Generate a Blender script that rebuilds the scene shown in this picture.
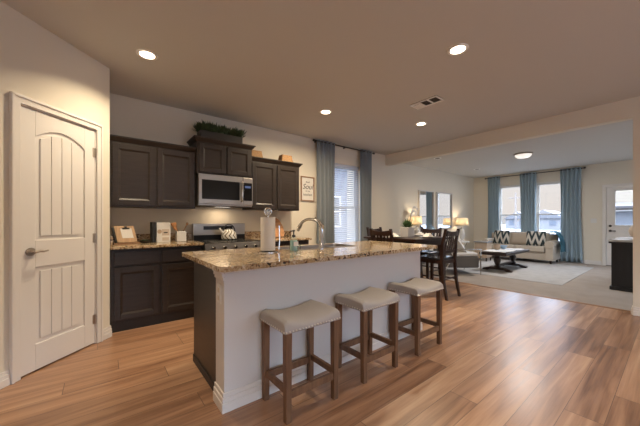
import bpy, bmesh, math, random
from mathutils import Vector, Matrix
random.seed(7)
PI = math.pi
for o in list(bpy.data.objects): bpy.data.objects.remove(o, do_unlink=True)
SC = bpy.context.scene
COL = SC.collection

# ------------------------------------------------------------------ camera
YAW = math.atan2(358, 280)                # angle between the view and the kitchen wall's direction (+X)
cam_d = bpy.data.cameras.new('camera'); cam = bpy.data.objects.new('camera', cam_d); COL.objects.link(cam)
cam_d.sensor_width = 36; cam_d.lens = 36*280/640; cam_d.clip_start = .05; cam_d.clip_end = 500
cam_d.shift_y = 8.4/640
cam.location = (0, 0, 1.18); cam.rotation_euler = (PI/2, 0, PI/2 - YAW - PI/2)
fx, fy = math.cos(YAW), math.sin(YAW)
cam.rotation_euler = Vector((fx, fy, 0)).to_track_quat('-Z', 'Y').to_euler()
SC.camera = cam
# ------------------------------------------------------------------ colour management
SC.view_settings.view_transform = 'Standard'
SC.view_settings.look = 'None'
SC.view_settings.gamma = 1
SC.view_settings.use_curve_mapping = False
SC.view_settings.exposure = 0.82
# ------------------------------------------------------------------ world: an evening sky
W = bpy.data.worlds.new('sky'); SC.world = W; W.use_nodes = True
nt = W.node_tree; nt.nodes.clear()
wo = nt.nodes.new('ShaderNodeOutputWorld'); wb = nt.nodes.new('ShaderNodeBackground')
tc = nt.nodes.new('ShaderNodeTexCoord'); sp = nt.nodes.new('ShaderNodeSeparateXYZ'); cr = nt.nodes.new('ShaderNodeValToRGB')
nt.links.new(tc.outputs['Generated'], sp.inputs[0]); nt.links.new(sp.outputs['Z'], cr.inputs[0])
nt.links.new(cr.outputs[0], wb.inputs[0]); nt.links.new(wb.outputs[0], wo.inputs[0])
e = cr.color_ramp.elements
e[0].position = 0.0; e[0].color = (.53, .48, .445, 1)
e[1].position = 1.0; e[1].color = (8.0, 8.9, 10.2, 1)
for p, c in ((.12, (.53, .495, .475, 1)), (.20, (2.8, 3.7, 5.0, 1)), (.5, (7.3, 8.2, 9.6, 1))):
    q = e.new(p); q.color = c
wb.inputs[1].default_value = 1.0
WARM = (1.0, .82, .57)
CAN_W = 13.5
LAMP_W = 5.0
DOME_W = 30.0

# ------------------------------------------------------------------ materials
M = {}
def mat(name, col, rough=.5, metal=0, spec=.5, emit=None, es=0, bump=None, var=None, coat=0):
    m = bpy.data.materials.new(name); m.use_nodes = True
    n = m.node_tree.nodes; l = m.node_tree.links; b = n['Principled BSDF']
    b.inputs['Base Color'].default_value = (*col, 1); b.inputs['Roughness'].default_value = rough
    b.inputs['Metallic'].default_value = metal; b.inputs['Specular IOR Level'].default_value = spec
    b.inputs['Coat Weight'].default_value = coat
    if emit:
        b.inputs['Emission Color'].default_value = (*emit, 1); b.inputs['Emission Strength'].default_value = es
    t = None
    if bump or var:
        t = n.new('ShaderNodeTexCoord')
    if bump:                                     # (scale, strength)
        z = n.new('ShaderNodeTexNoise'); z.inputs['Scale'].default_value = bump[0]; z.inputs['Detail'].default_value = 3
        bp = n.new('ShaderNodeBump'); bp.inputs['Strength'].default_value = bump[1]; bp.inputs['Distance'].default_value = .005
        l.new(t.outputs['Object'], z.inputs['Vector']); l.new(z.outputs['Fac'], bp.inputs['Height']); l.new(bp.outputs[0], b.inputs['Normal'])
    if var:                                      # (scale vector, amount)
        mp = n.new('ShaderNodeMapping'); mp.inputs['Scale'].default_value = var[0]
        z = n.new('ShaderNodeTexNoise'); z.inputs['Scale'].default_value = 1; z.inputs['Detail'].default_value = 4
        r = n.new('ShaderNodeValToRGB'); a = var[1]
        r.color_ramp.elements[0].position = .3; r.color_ramp.elements[1].position = .7
        r.color_ramp.elements[0].color = (*[c*(1-a) for c in col], 1); r.color_ramp.elements[1].color = (*[min(1, c*(1+a)) for c in col], 1)
        l.new(t.outputs['Object'], mp.inputs[0]); l.new(mp.outputs[0], z.inputs['Vector']); l.new(z.outputs['Fac'], r.inputs[0]); l.new(r.outputs[0], b.inputs['Base Color'])
    M[name] = m
    return m

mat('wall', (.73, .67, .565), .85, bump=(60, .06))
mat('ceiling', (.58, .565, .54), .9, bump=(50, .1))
mat('trim', (.74, .70, .655), .45)
mat('door_white', (.74, .705, .665), .42)
mat('island_white', (.68, .655, .63), .7, bump=(90, .05))
mat('espresso', (.030, .0215, .0175), .36, var=((6, 6, 60), .25), spec=.4)
mat('espresso_dark', (.02, .016, .014), .5)
mat('steel', (.42, .385, .35), .33, metal=1)
mat('steel_dark', (.16, .145, .13), .4, metal=1)
mat('chrome', (.72, .72, .72), .12, metal=1)
mat('nickel', (.52, .45, .38), .3, metal=1)
mat('black_glass', (.010, .010, .011), .16, spec=.2)
mat('black', (.012, .011, .011), .45)
mat('rod_metal', (.06, .05, .045), .4, metal=.8)
mat('white', (.72, .70, .67), .5)
mat('paper', (.72, .69, .65), .85, bump=(200, .1))
mat('cream_paper', (.62, .55, .46), .8)
mat('wood_mid', (.27, .145, .075), .5, var=((8, 8, 80), .3))
mat('wood_light', (.46, .30, .175), .55, var=((60, 6, 6), .2))
mat('wood_orange', (.50, .24, .10), .5, var=((6, 6, 60), .25))
mat('stool_wood', (.165, .083, .041), .5, var=((40, 40, 5), .3))
mat('stool_fabric', (.41, .375, .35), .85, bump=(350, .2))
mat('brass', (.66, .61, .54), .5, metal=1)
mat('dark_cherry', (.030, .014, .010), .3, var=((30, 30, 5), .3))
mat('seat_dark', (.035, .035, .042), .22)
mat('curtain_gray', (.22, .25, .28), .9, bump=(300, .1))
mat('curtain_blue', (.31, .40, .455), .9, bump=(300, .1))
mat('wicker', (.36, .20, .085), .7, bump=(120, .6), var=((70, 70, 90), .35))
mat('leaf', (.030, .055, .020), .6, var=((30, 30, 30), .4))
mat('succulent', (.07, .13, .045), .5, var=((40, 40, 40), .4))
mat('planter_dark', (.022, .018, .016), .6)
mat('planter_white', (.50, .48, .47), .6, bump=(60, .3))
mat('cloth_white', (.66, .64, .62), .9, bump=(120, .2))
mat('napkin', (.55, .47, .40), .9)
mat('ceramic', (.62, .61, .60), .2)
mat('ceramic_blue', (.25, .37, .50), .2)
mat('teal_soap', (.38, .68, .68), .1)
mat('sofa', (.50, .43, .35), .9, bump=(250, .15))
mat('pillow_tan', (.42, .35, .28), .9, bump=(250, .15))
mat('throw_teal', (.035, .12, .17), .95, bump=(150, .3))
mat('chair_gray', (.12, .11, .10), .9, bump=(200, .2))
mat('silver', (.55, .53, .50), .25, metal=1)
mat('mirror', (.86, .88, .90), .02, metal=1)
mat('frame_gray', (.64, .60, .56), .4)
mat('can_trim', (.88, .87, .85), .5)
mat('can_lens', (1, .9, .75), .5, emit=(1, .80, .58), es=9)
mat('can_off', (.10, .09, .08), .7)
mat('dome_glass', (.9, .9, .88), .3, emit=(1, .92, .82), es=.45)
mat('vent_dark', (.05, .045, .04), .7)
mat('blind', (.58, .62, .70), .6)
mat('rug', (.40, .38, .365), .97, bump=(40, .4), var=((7, 7, 1), .10))
mat('siding', (.17, .19, .235), .8)
mat('siding_cream', (.20, .17, .135), .8)
mat('roof_gray', (.12, .115, .12), .9)
mat('far_wall', (.19, .18, .18), .9)
mat('far_window', (.10, .11, .13), .3)
mat('ground', (.17, .175, .19), .95, var=((.35, .9, 1), .12))
mat('pole', (.16, .14, .13), .9)
mat('book_black', (.015, .014, .014), .5)
mat('pot_tan', (.45, .34, .25), .7)
mat('stone_top', (.30, .32, .35), .12)
mat('window_glare_top', (.55, .56, .58), .15)  # pale base colour holds the window's reflection on the glossy sideboard top
mat('ebony', (.013, .014, .019), .5, var=((20, 20, 2), .2))
mat('bulb_shade', (.85, .72, .55), .8)
mat('ink', (.03, .028, .03), .8)

def nodes_of(m): return m.node_tree.nodes, m.node_tree.links, m.node_tree.nodes['Principled BSDF']
def math_node(n, op, a=None, b=None):
    q = n.new('ShaderNodeMath'); q.operation = op
    if isinstance(a, (int, float)): q.inputs[0].default_value = a
    if isinstance(b, (int, float)): q.inputs[1].default_value = b
    return q

# lamp shade: cloth that lets light through
def shade_mat():
    m = mat('lamp_shade', (.86, .80, .70), .9); n, l, b = nodes_of(m)
    t = n.new('ShaderNodeBsdfTranslucent'); t.inputs[0].default_value = (.9, .82, .68, 1)
    mx = n.new('ShaderNodeMixShader'); mx.inputs[0].default_value = .6
    l.new(b.outputs[0], mx.inputs[1]); l.new(t.outputs[0], mx.inputs[2]); l.new(mx.outputs[0], n['Material Output'].inputs[0])
shade_mat()
# clear glass panes
def glass_mat(name, tint, refl):
    m = mat(name, tint, .05); n, l, b = nodes_of(m)
    t = n.new('ShaderNodeBsdfTransparent'); t.inputs[0].default_value = (*tint, 1)
    g = n.new('ShaderNodeBsdfGlossy'); g.inputs['Roughness'].default_value = .02
    mx = n.new('ShaderNodeMixShader'); mx.inputs[0].default_value = refl
    l.new(t.outputs[0], mx.inputs[1]); l.new(g.outputs[0], mx.inputs[2]); l.new(mx.outputs[0], n['Material Output'].inputs[0])
glass_mat('pane', (.96, .97, .98), .04)
glass_mat('screen_pane', (.86, .90, .95), .05)
glass_mat('jar_glass', (.90, .93, .93), .12)
# printed cushion: irregular bold stripes
def stripe_mat():
    m = mat('pillow_stripe', (.5, .5, .5), .9); n, l, b = nodes_of(m)
    t = n.new('ShaderNodeTexCoord'); s = n.new('ShaderNodeSeparateXYZ'); l.new(t.outputs['Object'], s.inputs[0])
    ab = math_node(n, 'PINGPONG', None, .085); l.new(s.outputs['X'], ab.inputs[0])
    k = math_node(n, 'MULTIPLY', None, 3.2); l.new(ab.outputs[0], k.inputs[0])
    ad = math_node(n, 'ADD'); l.new(s.outputs['Z'], ad.inputs[0]); l.new(k.outputs[0], ad.inputs[1])
    mu = math_node(n, 'MULTIPLY', None, 3.0); l.new(ad.outputs[0], mu.inputs[0])
    fr = math_node(n, 'FRACT'); l.new(mu.outputs[0], fr.inputs[0])
    r = n.new('ShaderNodeValToRGB'); r.color_ramp.interpolation = 'CONSTANT'
    r.color_ramp.elements[0].color = (.58, .54, .48, 1); r.color_ramp.elements[1].position = .5; r.color_ramp.elements[1].color = (.03, .045, .05, 1)
    l.new(fr.outputs[0], r.inputs[0]); l.new(r.outputs[0], b.inputs['Base Color'])
stripe_mat()
# white throw with grey-blue bands
def runner_mat():
    m = mat('table_throw', (.6, .6, .6), .95); n, l, b = nodes_of(m)
    t = n.new('ShaderNodeTexCoord'); s = n.new('ShaderNodeSeparateXYZ'); l.new(t.outputs['Object'], s.inputs[0])
    mu = math_node(n, 'MULTIPLY', None, 3.2); l.new(s.outputs['X'], mu.inputs[0])
    fr = math_node(n, 'FRACT'); l.new(mu.outputs[0], fr.inputs[0])
    r = n.new('ShaderNodeValToRGB'); r.color_ramp.interpolation = 'CONSTANT'
    r.color_ramp.elements[0].color = (.64, .62, .60, 1); r.color_ramp.elements[1].position = .8; r.color_ramp.elements[1].color = (.22, .27, .33, 1)
    l.new(fr.outputs[0], r.inputs[0]); l.new(r.outputs[0], b.inputs['Base Color'])
runner_mat()
# siding with lap lines
def siding_lines(name, col):
    m = M[name]; n, l, b = nodes_of(m)
    t = n.new('ShaderNodeTexCoord'); s = n.new('ShaderNodeSeparateXYZ'); l.new(t.outputs['Object'], s.inputs[0])
    mu = math_node(n, 'MULTIPLY', None, 6.0); l.new(s.outputs['Z'], mu.inputs[0])
    fr = math_node(n, 'FRACT'); l.new(mu.outputs[0], fr.inputs[0])
    r = n.new('ShaderNodeValToRGB'); r.color_ramp.elements[0].position = .0; r.color_ramp.elements[0].color = (*[c*.6 for c in col], 1)
    r.color_ramp.elements[1].position = .14; r.color_ramp.elements[1].color = (*col, 1)
    l.new(fr.outputs[0], r.inputs[0]); l.new(r.outputs[0], b.inputs['Base Color'])
siding_lines('siding', (.17, .19, .235)); siding_lines('siding_cream', (.20, .17, .135))
# wood plank floor: planks run along X
def floor_mat():
    m = mat('planks', (.3, .18, .1), .32); n, l, b = nodes_of(m)
    t = n.new('ShaderNodeTexCoord'); s = n.new('ShaderNodeSeparateXYZ'); l.new(t.outputs['Object'], s.inputs[0])
    WD, LN = .178, 1.5
    yo = math_node(n, 'ADD', None, 20.03); l.new(s.outputs['Y'], yo.inputs[0])
    yd = math_node(n, 'DIVIDE', None, WD); l.new(yo.outputs[0], yd.inputs[0])
    row = math_node(n, 'FLOOR'); l.new(yd.outputs[0], row.inputs[0])
    wn = n.new('ShaderNodeTexWhiteNoise'); wn.noise_dimensions = '1D'; l.new(row.outputs[0], wn.inputs['W'])
    xo = math_node(n, 'ADD', None, 20); l.new(s.outputs['X'], xo.inputs[0])
    xd = math_node(n, 'DIVIDE', None, LN); l.new(xo.outputs[0], xd.inputs[0])
    xa = math_node(n, 'ADD'); l.new(xd.outputs[0], xa.inputs[0]); l.new(wn.outputs['Value'], xa.inputs[1])
    cell = math_node(n, 'FLOOR'); l.new(xa.outputs[0], cell.inputs[0])
    cb = n.new('ShaderNodeCombineXYZ'); l.new(cell.outputs[0], cb.inputs[0]); l.new(row.outputs[0], cb.inputs[1])
    w2 = n.new('ShaderNodeTexWhiteNoise'); w2.noise_dimensions = '3D'; l.new(cb.outputs[0], w2.inputs['Vector'])
    # grain, shifted per plank
    mp = n.new('ShaderNodeMapping'); mp.inputs['Scale'].default_value = (1.1, 16, 1); l.new(t.outputs['Object'], mp.inputs[0])
    sc = n.new('ShaderNodeVectorMath'); sc.operation = 'SCALE'; sc.inputs['Scale'].default_value = 40; l.new(w2.outputs['Color'], sc.inputs[0])
    av = n.new('ShaderNodeVectorMath'); av.operation = 'ADD'; l.new(mp.outputs[0], av.inputs[0]); l.new(sc.outputs[0], av.inputs[1])
    g = n.new('ShaderNodeTexNoise'); g.inputs['Scale'].default_value = 1; g.inputs['Detail'].default_value = 6; g.inputs['Distortion'].default_value = .6
    l.new(av.outputs[0], g.inputs['Vector'])
    mp2 = n.new('ShaderNodeMapping'); mp2.inputs['Scale'].default_value = (3, 110, 1); l.new(t.outputs['Object'], mp2.inputs[0])
    g2 = n.new('ShaderNodeTexNoise'); g2.inputs['Scale'].default_value = 1; g2.inputs['Detail'].default_value = 3; l.new(mp2.outputs[0], g2.inputs['Vector'])
    # value = .55 plank + .45 grain
    a1 = math_node(n, 'MULTIPLY', None, .26); l.new(w2.outputs['Value'], a1.inputs[0])
    a2 = math_node(n, 'MULTIPLY_ADD', None, .95); l.new(g.outputs['Fac'], a2.inputs[0]); l.new(a1.outputs[0], a2.inputs[2])
    a3 = math_node(n, 'MULTIPLY_ADD', None, .22); l.new(g2.outputs['Fac'], a3.inputs[0]); l.new(a2.outputs[0], a3.inputs[2])
    r = n.new('ShaderNodeValToRGB'); l.new(a3.outputs[0], r.inputs[0]); el = r.color_ramp.elements
    el[0].position = .36; el[0].color = (.11, .050, .026, 1); el[1].position = 1.05 if False else 1.0; el[1].color = (.53, .335, .205, 1)
    q = el.new(.58); q.color = (.265, .136, .075, 1); q = el.new(.78); q.color = (.40, .222, .128, 1)
    # seams
    fy_ = math_node(n, 'FRACT'); l.new(yd.outputs[0], fy_.inputs[0]); fx_ = math_node(n, 'FRACT'); l.new(xa.outputs[0], fx_.inputs[0])
    sy = math_node(n, 'LESS_THAN', None, .018); l.new(fy_.outputs[0], sy.inputs[0]); sx = math_node(n, 'LESS_THAN', None, .003); l.new(fx_.outputs[0], sx.inputs[0])
    mxs = math_node(n, 'MAXIMUM'); l.new(sy.outputs[0], mxs.inputs[0]); l.new(sx.outputs[0], mxs.inputs[1])
    mix = n.new('ShaderNodeMix'); mix.data_type = 'RGBA'; l.new(mxs.outputs[0], mix.inputs['Factor']); l.new(r.outputs[0], mix.inputs['A']); mix.inputs['B'].default_value = (.13, .075, .046, 1)
    l.new(mix.outputs['Result'], b.inputs['Base Color'])
    rr = math_node(n, 'MULTIPLY_ADD', None, .16); l.new(g.outputs['Fac'], rr.inputs[0]); rr.inputs[2].default_value = .25; l.new(rr.outputs[0], b.inputs['Roughness'])
    b.inputs['Specular IOR Level'].default_value = .7
floor_mat()
# granite
def granite_mat():
    m = mat('granite', (.4, .3, .2), .12); n, l, b = nodes_of(m)
    t = n.new('ShaderNodeTexCoord')
    v = n.new('ShaderNodeTexVoronoi'); v.inputs['Scale'].default_value = 75; l.new(t.outputs['Object'], v.inputs['Vector'])
    z = n.new('ShaderNodeTexNoise'); z.inputs['Scale'].default_value = 9; z.inputs['Detail'].default_value = 5; l.new(t.outputs['Object'], z.inputs['Vector'])
    sep = n.new('ShaderNodeSeparateColor'); l.new(v.outputs['Color'], sep.inputs[0])
    a = math_node(n, 'MULTIPLY', None, .55); l.new(sep.outputs[0], a.inputs[0])
    c = math_node(n, 'MULTIPLY_ADD', None, .75); l.new(z.outputs['Fac'], c.inputs[0]); l.new(a.outputs[0], c.inputs[2])
    r = n.new('ShaderNodeValToRGB'); l.new(c.outputs[0], r.inputs[0]); el = r.color_ramp.elements
    el[0].position = .36; el[0].color = (.018, .012, .010, 1); el[1].position = .95; el[1].color = (.58, .48, .36, 1)
    for p, k in ((.44, (.17, .09, .045)), (.54, (.34, .225, .115)), (.72, (.44, .32, .19))):
        q = el.new(p); q.color = (*k, 1)
    l.new(r.outputs[0], b.inputs['Base Color'])
granite_mat()
def carpet_mat():
    m = mat('carpet', (.33, .275, .23), 1, bump=(180, .6), var=((3, 3, 1), .08))
carpet_mat()

# ------------------------------------------------------------------ mesh helpers
class MB:
    def __init__(s): s.bm = bmesh.new()
    def box(s, x0, x1, y0, y1, z0, z1):
        v = [s.bm.verts.new(p) for p in ((x0,y0,z0),(x1,y0,z0),(x1,y1,z0),(x0,y1,z0),(x0,y0,z1),(x1,y0,z1),(x1,y1,z1),(x0,y1,z1))]
        for f in ((3,2,1,0),(4,5,6,7),(0,1,5,4),(1,2,6,5),(2,3,7,6),(3,0,4,7)): s.bm.faces.new([v[i] for i in f])
        return s
    def hexa(s, b, t):           # bottom quad, top quad (ccw from above)
        v = [s.bm.verts.new(p) for p in list(b)+list(t)]
        for f in ((3,2,1,0),(4,5,6,7),(0,1,5,4),(1,2,6,5),(2,3,7,6),(3,0,4,7)): s.bm.faces.new([v[i] for i in f])
        return s
    def taper(s, cx, cy, z0, z1, w0, d0, w1, d1, dx=0, dy=0):
        q = lambda w, d, z, ox, oy: [(cx+ox-w/2,cy+oy-d/2,z),(cx+ox+w/2,cy+oy-d/2,z),(cx+ox+w/2,cy+oy+d/2,z),(cx+ox-w/2,cy+oy+d/2,z)]
        return s.hexa(q(w0,d0,z0,0,0), q(w1,d1,z1,dx,dy))
    def prism(s, poly, y0, y1, axis='y'):    # polygon in two axes, extruded along the third
        def P(a, b, c):
            return {'y': (a, c, b), 'z': (a, b, c), 'x': (c, a, b)}[axis]
        A = [s.bm.verts.new(P(a, b, y0)) for a, b in poly]; B = [s.bm.verts.new(P(a, b, y1)) for a, b in poly]
        n = len(poly); s.bm.faces.new(A); s.bm.faces.new(B[::-1])
        for i in range(n): s.bm.faces.new([A[i], B[i], B[(i+1)%n], A[(i+1)%n]])
        return s
    def tube(s, pts, r, seg=10, closed=False, cap=True):
        pts = [Vector(p) for p in pts]; n = len(pts)
        rs = r if isinstance(r, (list, tuple)) else [r]*n
        rings = []; up = None
        for i, p in enumerate(pts):
            a = pts[(i-1) % n] if (i > 0 or closed) else p; c = pts[(i+1) % n] if (i < n-1 or closed) else p
            d = (c-a).normalized()
            if up is None:
                up = Vector((0,0,1)) if abs(d.z) < .9 else Vector((1,0,0))
            x = (up - d*up.dot(d)).normalized(); y = d.cross(x); up = x
            rings.append([s.bm.verts.new(p + (x*math.cos(k*2*PI/seg) + y*math.sin(k*2*PI/seg))*rs[i]) for k in range(seg)])
        m = n if closed else n-1
        for i in range(m):
            A, B = rings[i], rings[(i+1) % n]
            for k in range(seg): s.bm.faces.new([A[k], A[(k+1)%seg], B[(k+1)%seg], B[k]])
        if cap and not closed:
            s.bm.faces.new(rings[0][::-1]); s.bm.faces.new(rings[-1])
        return s
    def cyl(s, p0, p1, r0, r1=None, seg=20):
        return s.tube([p0, p1], [r0, r0 if r1 is None else r1], seg)
    def lathe(s, prof, c=(0,0,0), seg=24, cap0=True, cap1=True):
        rings = [[s.bm.verts.new((c[0]+r*math.cos(k*2*PI/seg), c[1]+r*math.sin(k*2*PI/seg), c[2]+z)) for k in range(seg)] for r, z in prof]
        for A, B in zip(rings, rings[1:]):
            for k in range(seg): s.bm.faces.new([A[k], A[(k+1)%seg], B[(k+1)%seg], B[k]])
        if cap0: s.bm.faces.new(rings[0][::-1])
        if cap1: s.bm.faces.new(rings[-1])
        return s
    def ball(s, c, r, sx=1, sy=1, sz=1, u=14, v=8):
        bmesh.ops.create_uvsphere(s.bm, u_segments=u, v_segments=v, radius=r, matrix=Matrix.Translation(c) @ Matrix.Diagonal((sx, sy, sz, 1)))
        return s
    def grid(s, f, nu, nv):                   # sheet f(u,v)->point
        V = [[s.bm.verts.new(f(i/nu, j/nv)) for j in range(nv+1)] for i in range(nu+1)]
        for i in range(nu):
            for j in range(nv): s.bm.faces.new([V[i][j], V[i+1][j], V[i+1][j+1], V[i][j+1]])
        return s
    def build(s, name, m, parent=None, bevel=0, smooth=False, solid=0, subsurf=0, seg=2, loc=None):
        bmesh.ops.recalc_face_normals(s.bm, faces=s.bm.faces)
        me = bpy.data.meshes.new(name); s.bm.to_mesh(me); s.bm.free()
        if smooth:
            me.shade_smooth(); me.set_sharp_from_angle(angle=math.radians(42))
        me.materials.append(M[m] if isinstance(m, str) else m)
        o = bpy.data.objects.new(name, me); COL.objects.link(o)
        if parent: o.parent = parent
        if loc: o.location = loc
        if solid:
            d = o.modifiers.new('solid', 'SOLIDIFY'); d.thickness = solid; d.offset = 0
        if subsurf:
            d = o.modifiers.new('sub', 'SUBSURF'); d.levels = subsurf; d.render_levels = subsurf
        if bevel:
            d = o.modifiers.new('bevel', 'BEVEL'); d.width = bevel; d.segments = seg; d.limit_method = 'ANGLE'; d.angle_limit = math.radians(35)
        return o
def tag(o, label=None, cat=None, group=None, kind=None):
    if label: o['label'] = label
    if cat: o['category'] = cat
    if group: o['group'] = group
    if kind: o['kind'] = kind
    return o
def thing(name, label, cat, loc=(0,0,0), rz=0, group=None, kind=None):
    o = bpy.data.objects.new(name, None); COL.objects.link(o); o.empty_display_size = .1
    o.location = loc; o.rotation_euler = (0, 0, rz)
    return tag(o, label, cat, group, kind)
def dup(root, loc, rz=0, label=None):
    r = root.copy(); COL.objects.link(r); r.location = loc; r.rotation_euler = (0, 0, rz)
    if label: r['label'] = label
    for ch in list(root.children):
        c = ch.copy(); COL.objects.link(c); c.parent = r
        for g in list(ch.children):
            d = g.copy(); COL.objects.link(d); d.parent = c
    return r
def struct(o, label=None, cat=None): return tag(o, label, cat, None, 'structure')
def B(name, m, parent, x0, x1, y0, y1, z0, z1, bevel=.003, **k):
    return MB().box(x0, x1, y0, y1, z0, z1).build(name, m, parent, bevel=bevel, **k)

H = 2.74; YK = 4.25; YL = 4.55; XW = 10.6; XB0, XB1 = 5.28, 5.42
YBACK = -3.6; XLEFT = -2.0
# ================================================================== THE SETTING
struct(MB().box(XLEFT, 5.45, YBACK, YK+.1, -.1, 0).build('floor', 'planks'), 'warm brown wood-look plank floor', 'floor')
struct(MB().box(5.45, XW+.1, YBACK, YL+.1, -.1, .006).build('carpet', 'carpet'), 'beige carpet of the living room', 'carpet')
struct(MB().prism([(5.425, 0), (5.485, 0), (5.475, .010), (5.455, .013), (5.435, .008)], .35, YK).build('trim_1', 'wood_mid'), 'wood strip between plank floor and carpet', 'trim')
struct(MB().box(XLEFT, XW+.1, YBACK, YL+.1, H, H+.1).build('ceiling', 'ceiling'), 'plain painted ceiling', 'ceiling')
# kitchen wall with the window opening
KX0, KX1, KZ0, KZ1 = 3.60, 4.42, .62, 2.36
w = MB(); w.box(XLEFT, KX0, YK, YK+.14, 0, H); w.box(KX1, XB1, YK, YL+.1, 0, H); w.box(KX0, KX1, YK, YK+.14, 0, KZ0); w.box(KX0, KX1, YK, YK+.14, KZ1, H)
struct(w.build('wall_kitchen', 'wall'), 'beige kitchen wall behind the cabinets', 'wall')
w = MB(); w.box(XB1, XW+.15, YL, YL+.14, 0, H)
struct(w.build('wall_living', 'wall'), 'beige living room side wall with the mirrors', 'wall')
# window wall of the living room
WIN = [(3.04, 3.76), (2.00, 2.72)]; WZ0, WZ1 = .42, 2.37
DY0, DY1, DZ = .27, 1.19, 2.10
w = MB()
ys = [YL, 3.76, 3.04, 2.72, 2.00, DY1, DY0, YBACK]
for a, b, z in ((YL, 3.76, None), (3.76, 3.04, (WZ0, WZ1)), (3.04, 2.72, None), (2.72, 2.0, (WZ0, WZ1)), (2.0, DY1, None), (DY1, DY0, (0, DZ)), (DY0, YBACK, None)):
    if z is None: w.box(XW, XW+.14, b, a, 0, H)
    else:
        if z[0] > 0: w.box(XW, XW+.14, b, a, 0, z[0])
        w.box(XW, XW+.14, b, a, z[1], H)
struct(w.build('wall_window', 'wall'), 'beige wall with two windows and the entry door', 'wall')
# the wall end on the right, and the dropped beam
struct(MB().box(XB0, XB1, YBACK, .35, 0, H).build('wall_right', 'wall'), 'end of the partition wall at the right edge', 'wall')
struct(MB().box(XB0, XB1, .35, YL, 2.5, H).build('beam_1', 'wall'), 'dropped beam between kitchen and living room', 'beam')
# pantry corner, at 45 degrees
PX, PY = .07, 3.58
OP0, OP1, ODZ = -.785, -.153, 2.065
pw = MB(); pw.box(-2.6, OP0, 0, .12, 0, H); pw.box(OP1, 0, 0, .12, 0, H); pw.box(OP0, OP1, 0, .12, ODZ, H)
o = struct(pw.build('wall_pantry', 'wall'), 'diagonal beige pantry wall with the white door', 'wall'); o.location = (PX, PY, 0); o.rotation_euler = (0, 0, PI/4)
struct(MB().box(PX-.12, PX, PY, YK, 0, H).build('wall_pantry_return', 'wall'), 'short pantry wall at the end of the cabinets', 'wall')
struct(MB().box(XLEFT-.12, XLEFT, YBACK, YK, 0, H).build('wall_left', 'wall'), 'beige wall left of the camera', 'wall')
# wall behind the camera with wide windows
w = MB(); BZ0, BZ1 = .5, 2.35
BW = [(-1.2, .8), (1.6, 4.4), (6.4, 9.8)]
xs = [XLEFT] + [q for p in BW for q in p] + [XW]
for i in range(0, len(xs), 2): w.box(xs[i], xs[i+1], YBACK-.12, YBACK, 0, H)
for a, b in BW: w.box(a, b, YBACK-.12, YBACK, 0, BZ0); w.box(a, b, YBACK-.12, YBACK, BZ1, H)
struct(w.build('wall_back', 'wall'), 'beige wall behind the camera with windows', 'wall')
# baseboards
def base_run(name, runs, label):
    m = MB()
    for (x0, y0), (x1, y1) in runs:       # wall on the left hand of the run's direction; board grows to the right
        d = Vector((x1-x0, y1-y0, 0)); L = d.length; d.normalize(); nrm = Vector((d.y, -d.x, 0)); p = Vector((x0, y0, 0))
        for (t, za, zb) in ((.018, 0, .055), (.0145, .055, .085), (.009, .085, .11)):
            q = [p, p+d*L, p+d*L+nrm*t, p+nrm*t]
            m.hexa([(a.x, a.y, za) for a in q], [(a.x, a.y, zb) for a in q])
    return struct(m.build(name, 'trim', bevel=.003), label, 'baseboard')
s2 = math.sqrt(.5)
pp = lambda s: (PX+s*s2, PY+s*s2)
base_run('baseboard_pantry', [(pp(-2.5), pp(OP0-.06)), (pp(OP1+.06), pp(.012)), ((PX, PY), (PX, PY+.04))], 'white baseboard either side of the pantry door')
base_run('baseboard_living', [((XB1, YL), (XW, YL)), ((XW, YL), (XW, DY1+.07))], 'white baseboard along the living room walls')
base_run('baseboard_kitchen', [((2.66, YK), (XB1, YK))], 'white baseboard under the kitchen window')
base_run('baseboard_right', [((XB0, .35), (XB0, YBACK)), ((XB1, .35), (XB0, .35))], 'white baseboard around the right wall end')

# windows: local x along the wall, y outwards
def window(name, loc, rz, wd, z0, z1, label, lower='pane', headrail=False):
    r = thing(name, label, 'window', loc, rz, None, 'structure')
    m = MB(); f = .045
    m.box(0, f, .06, .13, z0, z1); m.box(wd-f, wd, .06, .13, z0, z1); m.box(f, wd-f, .06, .13, z0, z0+f); m.box(f, wd-f, .06, .13, z1-f, z1)
    m.build('window_frame', 'white', r, bevel=.004)
    zm = (z0+z1)/2; s = .035
    for (za, zb, ya, yb, gm) in ((z0+f, zm+.02, .065, .09, lower), (zm-.02, z1-f, .092, .117, 'pane')):
        q = MB(); q.box(f, f+s, ya, yb, za, zb); q.box(wd-f-s, wd-f, ya, yb, za, zb); q.box(f+s, wd-f-s, ya, yb, za, za+s); q.box(f+s, wd-f-s, ya, yb, zb-s, zb)
        sh = q.build('sash', 'white', r, bevel=.003)
        MB().box(f+s, wd-f-s, (ya+yb)/2-.002, (ya+yb)/2+.002, za+s, zb-s).build('glass_pane', gm, sh)
    MB().box(-.03, wd+.03, -.03, .06, z0-.022, z0).build('window_sill', 'trim', r, bevel=.004)
    if headrail: MB().box(.01, wd-.01, .012, .055, z1-.075, z1-.004).build('blind_headrail', 'white', r, bevel=.005)
    return r
window('window_1', (KX0, YK, 0), 0, KX1-KX0, KZ0, KZ1, 'kitchen window behind white blinds')
window('window_2', (XW, 3.76, 0), -PI/2, .72, WZ0, WZ1, 'left living room window', 'screen_pane', True)
window('window_3', (XW, 2.72, 0), -PI/2, .72, WZ0, WZ1, 'right living room window', 'screen_pane', True)
for i, (a, b) in enumerate(BW):
    window('window_%d' % (4+i), (b, YBACK, 0), PI, b-a, BZ0, BZ1, 'wide window behind the camera')
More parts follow.
